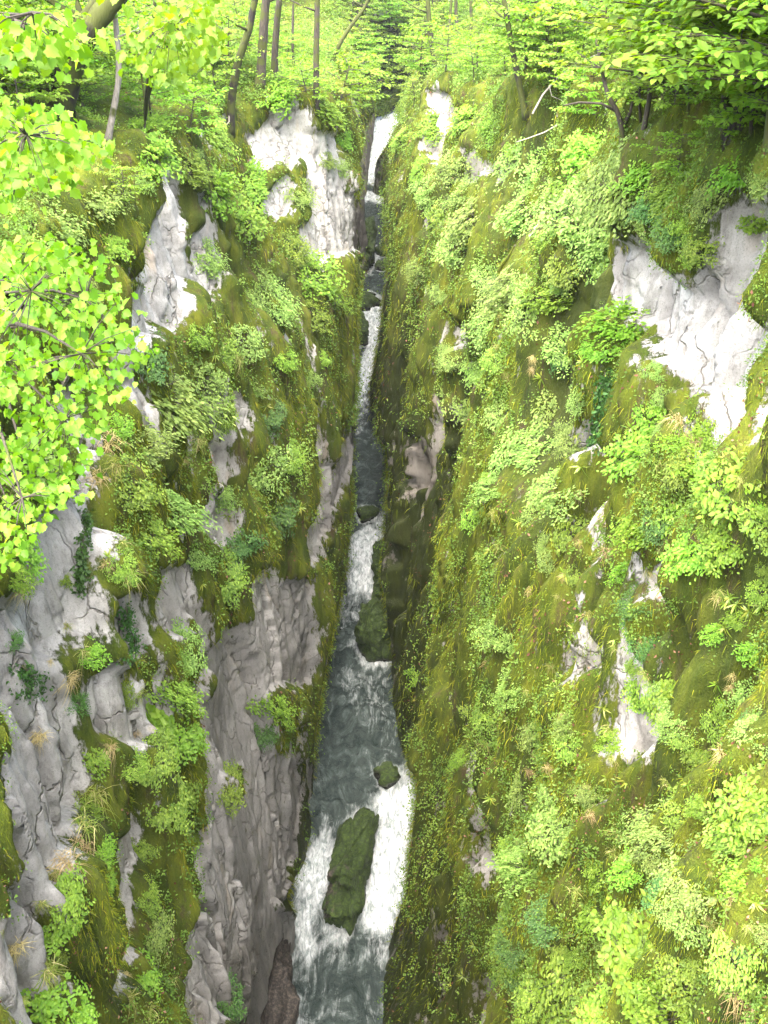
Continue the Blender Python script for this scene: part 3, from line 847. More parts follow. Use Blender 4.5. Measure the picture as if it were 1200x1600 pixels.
def spray_leaves(acc, wood, p0, d, L, n, leaf, spread, shape, tint0, flat=.6, wr=.006, droop=.25, from_t=.25):
    """one twig with leaves to both sides"""
    t = np.linspace(0, 1, 5)[:, None]
    d = unit(d)
    pts = p0 + d * t * L - UP * droop * L * t ** 2 * .5
    if wood is not None:
        wood.tube(pts, np.linspace(wr, wr * .35, 5), 3)
    tt = rng.uniform(from_t, 1.0, n)
    P = p0 + d * tt[:, None] * L - UP * (droop * L * tt ** 2 * .5)[:, None]
    side = unit(np.cross(d, UP) + 1e-4)
    sgn = rng.choice([-1.0, 1.0], n)
    A = d * rng.uniform(.2, .8, (n, 1)) + side * (sgn * rng.uniform(.4, 1, n))[:, None] + rng.normal(0, .25, (n, 3)) - UP * .15
    P = P + side * (sgn * rng.uniform(0, spread, n))[:, None] + rng.normal(0, spread * (1 - flat) * .6, (n, 3))
    N = unit(UP * 1.0 + rng.normal(0, .38, (n, 3)) + d * .2)
    acc.leaves(P, A, N, leaf * rng.uniform(.65, 1.2, n), np.clip(tint0 + rng.normal(0, .16, n), 0, 1), shape)


def shrub_proto(mat, nsp, nl, leaf, shape=Acc.OVAL, spread=.12, zmin=-.3, bark=BARK):
    leaf_acc, wood = Acc(), Acc()
    lobes = unit(rng.normal(0, 1, (7, 3)) * np.array([1, 1, .6]) + UP * .25)
    for k in range(nsp):
        while True:
            d = unit(rng.normal(0, 1, 3))
            if d[2] > zmin:
                break
        lob = max(0, (lobes @ d).max())
        R = (.38 + .62 * lob ** 3) * rng.uniform(.75, 1.05)
        L = R * rng.uniform(.45, .75)
        p0 = d * (R - L)
        if k % 3 == 0:
            wood.tube(np.stack([np.zeros(3), p0 * .5 + rng.normal(0, .03, 3), p0]), [.022, .015, .008], 4)
        dd = unit(d + rng.normal(0, .35, 3) + np.array([0, 0, -.1]))
        spray_leaves(leaf_acc, wood, p0, dd, L, nl, leaf, spread, shape, .35 + .3 * rng.random() + .2 * d[2])
    return wood.mesh('stems', bark), leaf_acc.mesh('foliage', mat)


def sapling_proto(mat, leaf, nbr=16, nl=16, bark=BARK):
    """thin trunk with near-level layers of leaves, 1 unit tall"""
    leaf_acc, wood = Acc(), Acc()
    lean = rng.normal(0, .06, 2)
    f = lambda h: np.array([lean[0] * h + .03 * math.sin(h * 5), lean[1] * h, h])
    hs = np.linspace(-.08, .95, 8)
    trunk = Acc(); trunk.tube([f(h) for h in hs], np.linspace(.022, .005, 8), 6, knobby=.15)
    for k in range(nbr):
        h = .22 + .75 * (k + rng.random()) / nbr
        a = k * 2.4 + rng.normal(0, .3)
        reach = (.18 + .42 * math.sin(PI * min(1, max(.05, (1.08 - h))))) * rng.uniform(.7, 1.15)
        d = np.array([math.cos(a), math.sin(a), .22])
        p = f(h)
        wood.tube([p, p + d * reach * .5, p + d * reach - UP * .02], [.008, .005, .002], 4)
        for q in range(5):
            s = p + d * reach * (.25 + .17 * q)
            dd = d + np.cross(d, UP) * rng.choice([-1, 1]) * rng.uniform(.3, 1.1)
            spray_leaves(leaf_acc, wood, s, dd, reach * rng.uniform(.35, .6), nl, leaf, leaf * .9, Acc.OVAL, .4 + .4 * rng.random(), .85, .003, .25, 0)
    return trunk.mesh('trunk', bark), wood.mesh('branches', bark), leaf_acc.mesh('crown', mat)


def tuft_proto(mat, n=190, w=.012, spread=.9):
    a = Acc()
    ph = rng.uniform(0, 2 * PI, n); el = rng.uniform(.25, 1.4, n)
    D = np.stack([np.cos(ph) * np.cos(el), np.sin(ph) * np.cos(el), np.sin(el)], -1)
    a.blades(rng.normal(0, .12, (n, 3)), D, rng.uniform(.4, 1.1, n), np.full(n, w), rng.uniform(.8, 1.9, n), np.clip(rng.normal(.5, .28, n), 0, 1), 4)
    return a.mesh('grass_tuft', mat)


def fern_proto(mat, n=15):
    a = Acc()
    ph = np.arange(n) * 2.4 + rng.normal(0, .2, n); el = rng.uniform(.2, 1.0, n)
    D = np.stack([np.cos(ph) * np.cos(el), np.sin(ph) * np.cos(el), np.sin(el)], -1)
    a.blades(rng.normal(0, .02, (n, 3)), D, rng.uniform(.7, 1.1, n), rng.uniform(.05, .075, n), rng.uniform(.3, .8, n), np.clip(rng.normal(.45, .25, n), 0, 1), 5)
    return a.mesh('fern', mat)


PRO = {
    'b': [shrub_proto(LEAF_PALE, 105, 22, .07) for _ in range(3)],
    'g': [shrub_proto(LEAF_DARK, 105, 20, .075) for _ in range(2)],
    'm': [shrub_proto(LEAF_MID, 100, 20, .08) for _ in range(3)],
    'y': [shrub_proto(LEAF_BRIGHT, 85, 16, .105, Acc.OVAL, .14, -.2) for _ in range(3)],
    'Y': [shrub_proto(LEAF_BRIGHT, 36, 9, .24, Acc.MAPLE, .16, -.2) for _ in range(1)],
}
SAP = {'y': [sapling_proto(LEAF_BRIGHT, .055, 18, 18) for _ in range(3)], 'm': [sapling_proto(LEAF_MID, .052, 18, 18) for _ in range(2)], 'g': [sapling_proto(LEAF_DARK, .05, 20, 18)]}
TUFT = {'green': [tuft_proto(GRASS) for _ in range(2)], 'straw': [tuft_proto(STRAW, 210, .009) for _ in range(2)]}
FERNS = [fern_proto(FERN) for _ in range(3)]
PLANTS = []     # (object, px, py, radius px, noun, tone)


def orient(o, up, spin, scale):
    q = Vector((0, 0, 1)).rotation_difference(Vector(up).normalized()) @ Quaternion((0, 0, 1), spin)
    o.rotation_mode = 'QUATERNION'; o.rotation_quaternion = q; o.scale = (scale,) * 3


def put(kind, meshes, px, py, r, noun, tone, cat, group, up_mix=.5, sink=.15, flat=1.0, h=None):
    h = h or hit(px, py)
    if h is None or h[2] > 330:
        return None
    co, no, dist, sg = h
    depth = co.y * CP - co.z * SP
    sc = r * depth / F
    up = (Vector((0, 0, 1)) * up_mix + no * (1 - up_mix)).normalized()
    if isinstance(meshes, tuple):
        o = empty(kind, co - no * sc * sink)
        for me in meshes:
            link(me.name.split('.')[0], me, o)
    else:
        o = link(kind, meshes, None, co - no * sc * sink)
    orient(o, up, rng.uniform(0, 2 * PI), sc)
    if noun == 'shrub':       # spreads down the face rather than standing as a ball
        z = Vector(up); yv = z.cross(Vector((0, 0, 1))).normalized(); xv = yv.cross(z)
        m = Matrix((xv, yv, z)).transposed() @ Matrix.Rotation(rng.choice([0, PI]) + rng.normal(0, .3), 3, 'Z')
        o.rotation_quaternion = m.to_quaternion()
        o.scale = (sc * rng.uniform(1.0, 1.55), sc * rng.uniform(.75, 1.1), sc * rng.uniform(.6, .9))
    tag(o, 'x', cat, group)
    PLANTS.append((o, px, py, r, noun, tone))
    return o


TONE = {'b': 'pale green', 'g': 'deep green', 'm': 'fresh green', 'y': 'yellow green', 'Y': 'large leaved bright'}
SHRUBS = [
    # west wall
    (270, 625, 92, 'b'), (315, 590, 62, 'b'), (232, 560, 46, 'g'), (228, 700, 62, 'b'), (212, 765, 52, 'm'), (268, 800, 66, 'b'), (235, 835, 52, 'm'), (300, 872, 32, 'b'),
    (345, 915, 44, 'm'), (345, 548, 48, 'm'), (378, 520, 40, 'b'), (325, 405, 42, 'b'), (400, 735, 56, 'b'), (382, 845, 40, 'g'), (488, 432, 58, 'm'), (430, 470, 48, 'b'),
    (480, 475, 40, 'm'), (375, 335, 50, 'y'), (335, 295, 60, 'y'), (300, 262, 42, 'm'), (235, 235, 55, 'y'), (150, 300, 58, 'b'), (85, 345, 70, 'b'), (170, 375, 40, 'y'),
    (40, 705, 58, 'b'), (60, 745, 60, 'y'), (235, 1120, 36, 'Y'), (265, 1150, 50, 'y'), (275, 1080, 46, 'm'), (290, 1022, 40, 'b'), (240, 1195, 44, 'm'), (262, 1265, 46, 'm'),
    (285, 1230, 36, 'y'), (215, 1325, 30, 'm'), (232, 1395, 30, 'm'), (242, 1460, 38, 'b'), (105, 1405, 42, 'y'), (92, 1450, 50, 'y'), (55, 1560, 70, 'y'), (120, 1585, 50, 'y'),
    (220, 1530, 30, 'y'), (432, 1100, 44, 'm'), (405, 1140, 30, 'g'), (355, 1565, 36, 'g'), (362, 1235, 30, 'm'), (470, 300, 38, 'b'), (535, 215, 26, 'y'), (505, 170, 40, 'y'),
    (478, 592, 30, 'b'), (430, 800, 40, 'g'), (455, 720, 34, 'm'), (310, 520, 40, 'm'), (395, 460, 40, 'b'), (460, 400, 40, 'm'), (520, 460, 30, 'm'), (420, 650, 34, 'g'),
    (345, 770, 36, 'b'), (360, 870, 34, 'b'), (300, 1145, 40, 'y'), (120, 1100, 26, 'g'), (30, 860, 44, 'y'), (20, 900, 34, 'm'), (185, 670, 30, 'y'), (350, 640, 30, 'm'),
    (40, 420, 60, 'm'), (120, 445, 50, 'b'), (395, 290, 42, 'y'), (440, 145, 46, 'y'), (470, 130, 46, 'y'), (250, 150, 50, 'y'), (220, 200, 50, 'y'), (330, 215, 50, 'm'),
    (205, 1200, 30, 'm'), (300, 1310, 24, 'm'), (170, 1380, 24, 'y'), (80, 1500, 40, 'm'), (530, 262, 22, 'b'), (510, 250, 24, 'b'), (445, 560, 30, 'm'), (500, 560, 24, 'm'), (395, 600, 34, 'b'),
    (140, 1020, 26, 'y'), (195, 1080, 24, 'm'), (150, 1180, 30, 'y'), (130, 1260, 30, 'm'), (190, 890, 30, 'm'), (160, 1330, 28, 'y'), (20, 1000, 20, 'g'), (100, 905, 22, 'm'),
    # east wall
    (740, 340, 48, 'b'), (715, 385, 42, 'b'), (768, 500, 48, 'b'), (748, 572, 50, 'b'), (735, 625, 44, 'b'), (790, 640, 40, 'b'), (840, 702, 58, 'b'), (850, 640, 56, 'b'), (792, 700, 48, 'b'),
    (870, 530, 50, 'b'), (822, 480, 50, 'b'), (860, 462, 58, 'm'), (800, 440, 52, 'b'), (705, 255, 38, 'b'), (665, 300, 30, 'b'), (675, 200, 35, 'y'), (900, 350, 78, 'b'), (960, 300, 78, 'b'),
    (850, 260, 58, 'b'), (880, 420, 46, 'm'), (820, 325, 50, 'b'), (940, 372, 60, 'b'), (962, 500, 58, 'y'), (930, 545, 40, 'y'), (1000, 525, 30, 'm'), (880, 555, 32, 'g'), (870, 765, 58, 'b'),
    (830, 790, 40, 'b'), (900, 822, 48, 'm'), (990, 822, 48, 'y'), (1010, 705, 56, 'y'), (1080, 795, 58, 'y'), (1150, 735, 78, 'y'), (1190, 800, 50, 'm'), (1100, 725, 50, 'y'), (1080, 860, 46, 'y'),
    (992, 940, 36, 'g'), (1000, 1000, 32, 'g'), (1050, 1080, 50, 'y'), (1002, 1085, 40, 'm'), (1172, 1080, 50, 'b'), (1182, 1140, 44, 'b'), (870, 1300, 66, 'b'), (822, 1352, 56, 'b'), (1022, 1290, 46, 'b'),
    (1070, 1270, 46, 'm'), (1020, 1342, 44, 'b'), (1182, 1255, 76, 'y'), (1150, 1305, 60, 'm'), (1182, 1200, 50, 'b'), (982, 1430, 58, 'y'), (1080, 1385, 58, 'b'), (1062, 1430, 58, 'b'),
    (1160, 1372, 48, 'y'), (900, 1545, 76, 'm'), (1000, 1540, 80, 'y'), (1085, 1520, 60, 'm'), (1150, 1480, 60, 'm'), (1060, 1580, 76, 'm'), (940, 1592, 60, 'y'), (862, 1440, 40, 'g'), (880, 1482, 30, 'm'),
    (782, 1000, 38, 'b'), (792, 1080, 36, 'b'), (812, 1225, 36, 'b'), (655, 1055, 24, 'y'), (690, 460, 26, 'b'), (650, 420, 26, 'b'), (900, 620, 34, 'b'), (1020, 640, 34, 'y'), (1050, 690, 30, 'y'),
    (1110, 300, 46, 'b'), (1070, 350, 40, 'm'), (1150, 270, 44, 'y'), (1180, 350, 30, 'y'), (1085, 390, 26, 'y'), (890, 690, 34, 'b'), (770, 760, 34, 'b'), (905, 900, 26, 'm'), (850, 870, 28, 'b'), (980, 890, 32, 'y'),
    (1130, 850, 44, 'y'), (1120, 1120, 34, 'm'), (1090, 1180, 36, 'm'), (960, 1160, 34, 'm'), (890, 1160, 32, 'm'), (930, 1240, 34, 'b'), (760, 1120, 26, 'm'), (840, 1140, 28, 'b'), (1120, 980, 30, 'y'),
    (800, 1480, 34, 'g'), (840, 1560, 46, 'm'), (1170, 1010, 34, 'y'), (940, 1360, 36, 'm'), (1190, 920, 34, 'm'), (720, 300, 36, 'b'), (755, 420, 36, 'b'), (690, 330, 30, 'b'), (780, 560, 34, 'm'), (630, 215, 26, 'm'),
    *[(x_, y_, 20, k_) for x_, y_, k_ in [(600, 165, 'm'), (612, 170, 'g'), (622, 158, 'm'), (634, 165, 'm'), (606, 150, 'm'), (628, 145, 'm'), (596, 150, 'm'), (640, 150, 'm'), (616, 140, 'y'), (620, 172, 'm'), (604, 176, 'm'), (632, 172, 'm')]],
    (770, 200, 40, 'm'), (800, 240, 40, 'b'), (740, 180, 36, 'y'), (880, 300, 50, 'b'), (1010, 340, 44, 'b'), (1000, 270, 50, 'y'), (1040, 300, 40, 'm'), (920, 250, 50, 'y'), (700, 560, 22, 'b'),
]
while len(SHRUBS) < 296:      # the smaller bushes between
    px, py = (rng.uniform(640, 1200), rng.uniform(200, 1600)) if rng.random() < .7 else (rng.uniform(0, 540), rng.uniform(240, 1400))
    if py > 480 and px < 700 or any(in_poly(np.array([px]), np.array([py]), p)[0] for p in ROCKS) or any(math.hypot(px - np.mean([q[0] for q in p]), py - np.mean([q[1] for q in p])) < 45 for p in ROCKS):
        continue
    SHRUBS.append((px, py, rng.uniform(16, 30) * (1.2 if px > 860 else 1), 'mbyg'[rng.choice(4, p=[.35, .35, .22, .08])]))
for px, py, r, k in SHRUBS:
    put('shrub', PRO[k][rng.integers(len(PRO[k]))], px, py, r * 1.2, 'shrub', TONE[k], 'shrub', 'leafy shrubs growing on the gorge walls', .55)

# young trees on the forest floor above both rims, and understorey behind them
n_sap = 0
tries = 0
while n_sap < 200 and tries < 3000:
    tries += 1
    if rng.random() < .8:
        px, py = rng.uniform(-60, 1260), rng.uniform(-60, 260)
    else:
        px, py = rng.uniform(560, 700), rng.uniform(-60, 150)
    if py > 130 and 250 < px < 860 or py > 190 and px < 860 or 575 < px < 640 and py > 130:
        continue
    h = hit(px, py)
    if h is None or h[2] > 320 or h[1].z < .45:
        continue
    co = h[0]; depth = co.y * CP - co.z * SP
    k = 'm' if (co.y > 140 and rng.random() < .75) else ('m' if rng.random() < (.25 if px < 620 else .45) else 'y')
    size = rng.uniform(1.6, 3.8) if co.y < 140 else rng.uniform(5, 9)
    put('young_tree', SAP[k][rng.integers(len(SAP[k]))], px, py, size * F / depth, 'young tree', TONE[k], 'young tree', 'young trees in leaf on the forest floor above the gorge', .9, .02, h=h)
    n_sap += 1
for px, py, r, k in [(930, 215, 150, 'y'), (1000, 190, 170, 'y'), (1075, 200, 160, 'y'), (1130, 230, 150, 'y'), (870, 160, 130, 'y'), (1060, 290, 120, 'y'), (1170, 150, 160, 'm'), (980, 110, 130, 'y'),
                     (905, 100, 120, 'y'), (1100, 120, 130, 'y'), (790, 120, 90, 'y'), (740, 130, 90, 'y'), (530, 200, 120, 'y'), (560, 175, 90, 'y'), (480, 180, 90, 'y'), *[(rng.uniform(560, 665), rng.uniform(40, 172), rng.uniform(34, 66), 'mmy'[rng.integers(3)]) for _ in range(34)],
                     (590, 120, 60, 'm'), (655, 125, 90, 'y'), (240, 190, 110, 'y'), (300, 230, 100, 'y'), (340, 160, 100, 'y'), (60, 290, 110, 'm'), (200, 330, 80, 'y'), (30, 200, 130, 'y')]:
    put('young_tree', SAP[k][rng.integers(len(SAP[k]))], px, py, r * (.72 if px > 720 else .9), 'young tree', TONE[k], 'young tree', 'young trees in leaf on the forest floor above the gorge', .9, .02)

# grass tufts and strap ferns, most of them hanging from the mossy ledges
TUFTS = [(830, 922, 24, 'straw'), (1042, 845, 28, 'straw'), (950, 862, 26, 'straw'), (880, 900, 18, 'straw'), (905, 770, 22, 'straw'), (1060, 660, 46, 'straw'), (1085, 690, 40, 'straw'), (1030, 640, 34, 'green'),
         (170, 690, 46, 'straw'), (150, 745, 40, 'straw'), (180, 730, 36, 'green'), (60, 1150, 34, 'straw'), (75, 1130, 28, 'green'), (100, 1350, 60, 'straw'), (130, 1290, 60, 'green'), (150, 1240, 50, 'green'),
         (125, 1325, 60, 'straw'), (160, 1340, 40, 'green'), (170, 1170, 34, 'straw'), (110, 1060, 40, 'straw'), (130, 1020, 34, 'green'), (168, 880, 26, 'straw'), (30, 920, 40, 'straw'), (45, 890, 30, 'green'),
         (75, 1520, 50, 'green'), (200, 1560, 40, 'green'), (230, 1580, 36, 'green'), (20, 1480, 50, 'straw'), (200, 900, 40, 'green'), (190, 850, 34, 'green'), (310, 690, 34, 'green'), (325, 740, 30, 'green'),
         (370, 560, 30, 'green'), (350, 540, 30, 'green'), (215, 1080, 24, 'green'), (60, 965, 24, 'straw'), (960, 1010, 22, 'green'), (880, 1120, 22, 'straw'), (860, 1200, 26, 'straw'), (950, 1140, 34, 'green'),
         (960, 1330, 40, 'green'), (970, 1300, 34, 'green'), (900, 1390, 34, 'green'), (1130, 1180, 36, 'straw'), (1150, 1550, 60, 'straw'), (1180, 1580, 60, 'straw'), (1110, 1440, 36, 'green'), (1040, 1220, 26, 'green'),
         (1150, 1400, 40, 'straw'), (960, 1500, 34, 'straw'), (700, 900, 14, 'green'), (720, 760, 16, 'green'), (860, 1040, 18, 'green'), (930, 1050, 22, 'green')]
for _ in range(95):
    if rng.random() < .68:
        TUFTS.append((rng.uniform(760, 1200), rng.uniform(420, 1600), rng.uniform(14, 28), 'straw' if rng.random() < .35 else 'green'))
    else:
        TUFTS.append((rng.uniform(0, 460), rng.uniform(500, 1600), rng.uniform(14, 30), 'straw' if rng.random() < .3 else 'green'))
for px, py, r, k in TUFTS:
    if any(in_poly(np.array([px]), np.array([py]), p)[0] for p in ROCKS):
        continue
    put('grass_tuft', TUFT[k][rng.integers(2)], px, py, r, 'grass tuft', 'green' if k == 'green' else 'straw coloured', 'grass', 'grass tufts hanging from the gorge walls', .6, .05)
FL = [(1190, 948, 26), (1170, 955, 24), (1140, 935, 22), (1160, 1010, 22), (1120, 1070, 24), (1180, 1030, 20), (1110, 860, 22), (1010, 812, 20), (1030, 860, 22), (320, 540, 18), (335, 555, 18),
      (170, 870, 20), (1150, 945, 26), (960, 1000, 16), (930, 1240, 26), (950, 1215, 24), (980, 1220, 24), (890, 1490, 26), (1120, 1400, 40), (1145, 1420, 36), (1130, 1450, 36), (1180, 1410, 30), (550, 1010, 10)]
for _ in range(85):
    FL.append((rng.uniform(720, 1200), rng.uniform(560, 1560), rng.uniform(12, 24)))
for _ in range(25):
    FL.append((rng.uniform(200, 470), rng.uniform(480, 1100), rng.uniform(10, 18)))
for px, py, r in FL:
    if any(in_poly(np.array([px]), np.array([py]), p)[0] for p in ROCKS):
        continue
    put('fern', FERNS[rng.integers(3)], px, py, r, 'strap fern', 'glossy green', 'fern', 'strap leaved ferns on the mossy walls', .3, .05)

# ------------------------------------------------------------------ labels: each plant by its look and the landmark it grows beside
MARKS = [(240, 430, 'the tall white rock face'), (450, 225, 'the pale rock buttress'), (520, 340, 'the streaked grey buttress corner'), (115, 740, 'the rock column under the maple'),
         (55, 1260, 'the dark weathered slab'), (262, 935, 'the grey rock panel'), (390, 1180, 'the sheer grey face'), (190, 1400, 'the broken white rock streak'), (303, 1450, 'the bare grey rib'),
         (130, 110, 'the leaning mossy trunk'), (490, 820, 'the grey strip above the water'), (60, 960, 'the cracked pale rock'), (370, 640, 'the mossy left hollow'), (494, 90, 'the straight bare trunk'),
         (1120, 500, 'the big white outcrop'), (702, 200, 'the white rock tooth'), (935, 660, 'the paired white streaks'), (940, 940, 'the small white patch'), (750, 1270, 'the grey rock sliver'),
         (592, 980, 'the dark mossy block'), (900, 140, 'the bleached dead branch'), (605, 240, 'the waterfall'), (575, 540, 'the upper cascade'), (570, 870, 'the middle cascade'), (610, 1330, 'the lowest white chute'),
         (676, 50, 'the slim trunk right of the valley'), (812, 100, 'the curved dark trunk'), (400, 80, 'the ivy covered trunks'), (1100, 40, 'the dark upper right trunks'), (1150, 1000, 'the round moss cushion'),
         (1100, 1300, 'the leafy lower right bank'), (860, 400, 'the upper right shrub slope')]
tag_groups = {}
for rec in PLANTS:
    o, px, py, r, noun, tone = rec
    m = min(MARKS, key=lambda q: (q[0] - px) ** 2 + (q[1] - py) ** 2)
    dx, dy = px - m[0], py - m[1]
    rel = ('right of' if dx > 0 else 'left of') if abs(dx) > abs(dy) else ('below' if dy > 0 else 'above')
    if math.hypot(dx, dy) < 25:
        rel = 'beside'
    lim = {'shrub': (34, 56), 'young tree': (70, 130), 'grass tuft': (20, 34), 'strap fern': (17, 25)}[noun]
    size = 'small' if r < lim[0] else ('large' if r > lim[1] else 'middling')
    tag_groups.setdefault((size, tone, noun, rel, m[2]), []).append((math.hypot(dx, dy), o))
ORD = ['', 'second ', 'third ', 'fourth ', 'fifth ', 'sixth ', 'seventh ', 'eighth ', 'ninth ', 'tenth ', 'eleventh ', 'twelfth ', 'thirteenth ', 'fourteenth ', 'fifteenth ']
for (size, tone, noun, rel, mk), lst in tag_groups.items():
    lst.sort(key=lambda q: q[0])
    for i, (_, o) in enumerate(lst):
        o['label'] = f'{size} {tone} {noun} {rel} {mk}' if len(lst) == 1 else f'{ORD[min(i, 14)]}nearest {size} {tone} {noun} {rel} {mk}'

# ------------------------------------------------------------------ trees whose trunks stand in the picture
def stem_tree(label, path, wpx, bark, nbranch=5, leafmat=LEAF_BRIGHT, crown=500, extra=(), leaf=.10, name='tree', up=3.0):
    """trunk follows the points of PATH (picture coordinates, foot first) in the upright plane of its foot, and goes on above the frame"""
    h = hit(*path[0])
    if h is None:
        return
    co = h[0]
    pts = []
    for px, py in path:
        r = ray(px, py); s = co.y / r[1]
        pts.append(r * s)
    pts = np.array(pts); pts[0] -= UP * .25
    d = pts[-1] - pts[-2]; d = unit(unit(d) + UP * .25)
    for k in range(1, 4):
        pts = np.vstack([pts, pts[-1] + d * up / 3 + rng.normal(0, .12, 3)])
    # denser, slightly wavy
    t = np.linspace(0, len(pts) - 1, 4 * len(pts))
    Q = np.stack([np.interp(t, np.arange(len(pts)), pts[:, i]) for i in range(3)], -1)
    Q[1:-1] = (Q[:-2] + 2 * Q[1:-1] + Q[2:]) / 4
    w = wpx * .5 * co.length * .93 / F
    rad = w * np.linspace(1.15, .55, len(Q)); rad[0] *= 1.35; rad[1] *= 1.15
    root = empty(name, co)
    M = -np.array(co)
    a = Acc(); a.tube(Q + M, rad, 10, knobby=.10)
    link('trunk', a.mesh('trunk', bark), root)
    lf = Acc()
    L = np.linalg.norm(Q[-1] - Q[0])
    for k in range(nbranch):
        i = int(len(Q) * (.35 + .6 * (k + .5) / nbranch)); i = min(i, len(Q) - 1)
        a0 = rng.uniform(0, 2 * PI); dd = unit(np.array([math.cos(a0), math.sin(a0) * .7, .35]))
        ln = L * rng.uniform(.22, .42)
        p = Q[i] + M
        b = Acc()
        bp = np.array([p, p + dd * ln * .35, p + dd * ln * .7 + UP * ln * .05, p + dd * ln + UP * ln * .04])
        b.tube(bp, [rad[i] * .45, rad[i] * .3, rad[i] * .2, rad[i] * .08], 6)
        for q in range(8):
            s = bp[0] + (bp[-1] - bp[0]) * (.3 + .1 * q)
            spray_leaves(lf, b, s, dd * .6 + np.cross(dd, UP) * rng.choice([-1, 1]) * rng.uniform(.3, 1), ln * .4, max(6, crown // (nbranch * 8)), leaf, .18, Acc.OVAL, .5 + .2 * rng.random(), .8, .006, .3, 0)
        link('branch', b.mesh('branch', bark), root)
    for ex in extra:       # forks drawn as their own paths
        e = np.array([ray(px, py) * (co.y / ray(px, py)[1]) for px, py, _ in ex]) + M
        b = Acc(); b.tube(e, [q[2] * .5 * co.length * .93 / F for q in ex], 8, knobby=.1)
        link('branch', b.mesh('branch', bark), root)
    link('crown', lf.mesh('crown', leafmat), root)
    tag(root, label, 'tree')
    return root


stem_tree('thick dark mossy trunk leaning right at upper left', [(85, 190), (100, 140), (115, 90), (135, 50), (160, 20), (190, -15)], 38, BARK_MOSSY, 4, LEAF_BRIGHT, 300,
          [[(118, 85, 14), (125, 60, 14), (123, 35, 15), (140, 15, 14), (155, -10, 12)], [(150, 55, 10), (128, 30, 13), (122, 10, 9), (118, -20, 8)]])
stem_tree('slender grey trunk right of the thick leaning one', [(165, 212), (178, 170), (186, 120), (185, 80), (180, 30), (178, -10)], 9, BARK_PALE, 4, LEAF_BRIGHT, 260)
stem_tree('ivy covered trunk leaning right in a clump', [(358, 205), (362, 150), (372, 95), (390, 45), (400, -10)], 12, BARK_MOSSY, 4, LEAF_BRIGHT, 300)
stem_tree('left upright trunk in the ivy covered clump', [(405, 135), (410, 80), (413, 30), (416, -10)], 14, BARK, 3, LEAF_BRIGHT, 300)
stem_tree('right upright trunk in the ivy covered clump', [(428, 120), (430, 70), (434, 20), (438, -10)], 10, BARK, 3, LEAF_BRIGHT, 300)
stem_tree('straight bare grey trunk above the pale buttress', [(494, 165), (494, 100), (495, 40), (496, -10)], 9, BARK, 4, LEAF_BRIGHT, 300)
stem_tree('thin mossy trunk leaning right over the gorge', [(518, 95), (532, 65), (550, 38), (568, 15), (580, -10)], 6, BARK_MOSSY, 3, LEAF_BRIGHT, 300)
stem_tree('slim dark trunk right of the far valley', [(682, 108), (676, 75), (671, 45), (668, -10)], 8, BARK_MOSSY, 4, LEAF_BRIGHT, 300)
stem_tree('curved dark trunk on right slope', [(824, 175), (812, 135), (803, 90), (795, 45), (786, -10)], 9, BARK_MOSSY, 3, LEAF_BRIGHT, 300)
stem_tree('dark trunk leaning left behind the curved one', [(842, 88), (832, 50), (820, 15), (812, -10)], 6, BARK_MOSSY, 3, LEAF_BRIGHT, 260)
stem_tree('short dark trunk right of the two curved ones', [(873, 45), (865, 25), (856, 5), (846, -15)], 9, BARK_MOSSY, 3, LEAF_BRIGHT, 260)
stem_tree('dark straight trunk at upper right corner', [(1108, 75), (1107, 40), (1106, 10), (1104, -12)], 9, BARK_MOSSY, 3, LEAF_MID, 300)
stem_tree('thin dark trunk beside the upper right corner one', [(1090, 60), (1090, 30), (1089, 5), (1088, -12)], 6, BARK_MOSSY, 3, LEAF_MID, 260)
stem_tree('crooked little tree with spreading branches on upper right slope', [(975, 232), (972, 200), (965, 175), (950, 150)], 8, BARK, 5, LEAF_BRIGHT, 700,
          [[(972, 200, 6), (985, 175, 5), (990, 150, 4), (1005, 130, 2)], [(965, 175, 5), (940, 162, 4), (905, 160, 3), (880, 165, 2)]], up=1.0)
for i, (x, y, wd, lab) in enumerate([(700, 60, 4, 'thin far trunk just right of the slim valley trunk'), (715, 48, 5, 'thin far trunk beneath the bright right crowns'), (735, 70, 5, 'pale thin trunk among bright right foliage'),
                                   (330, 120, 5, 'thin trunk left of the ivy covered clump'), (235, 150, 5, 'thin grey trunk behind the bright left leaves'), (460, 110, 4, 'thin pale trunk between clump and straight trunk'),
                                   (280, 130, 4, 'thin upright trunk deep in the left wood'), (890, 60, 5, 'thin trunk in the shade of the right wood'), (1000, 60, 6, 'dark trunk above the spreading little tree'), (1150, 60, 6, 'dim trunk in the far upper right corner')]):
    stem_tree(lab, [(x, y), (x + rng.uniform(-4, 4), y - 35), (x + rng.uniform(-9, 9), min(-12, y - 75))], wd, BARK if i % 2 else BARK_MOSSY, 3, LEAF_BRIGHT, 240)

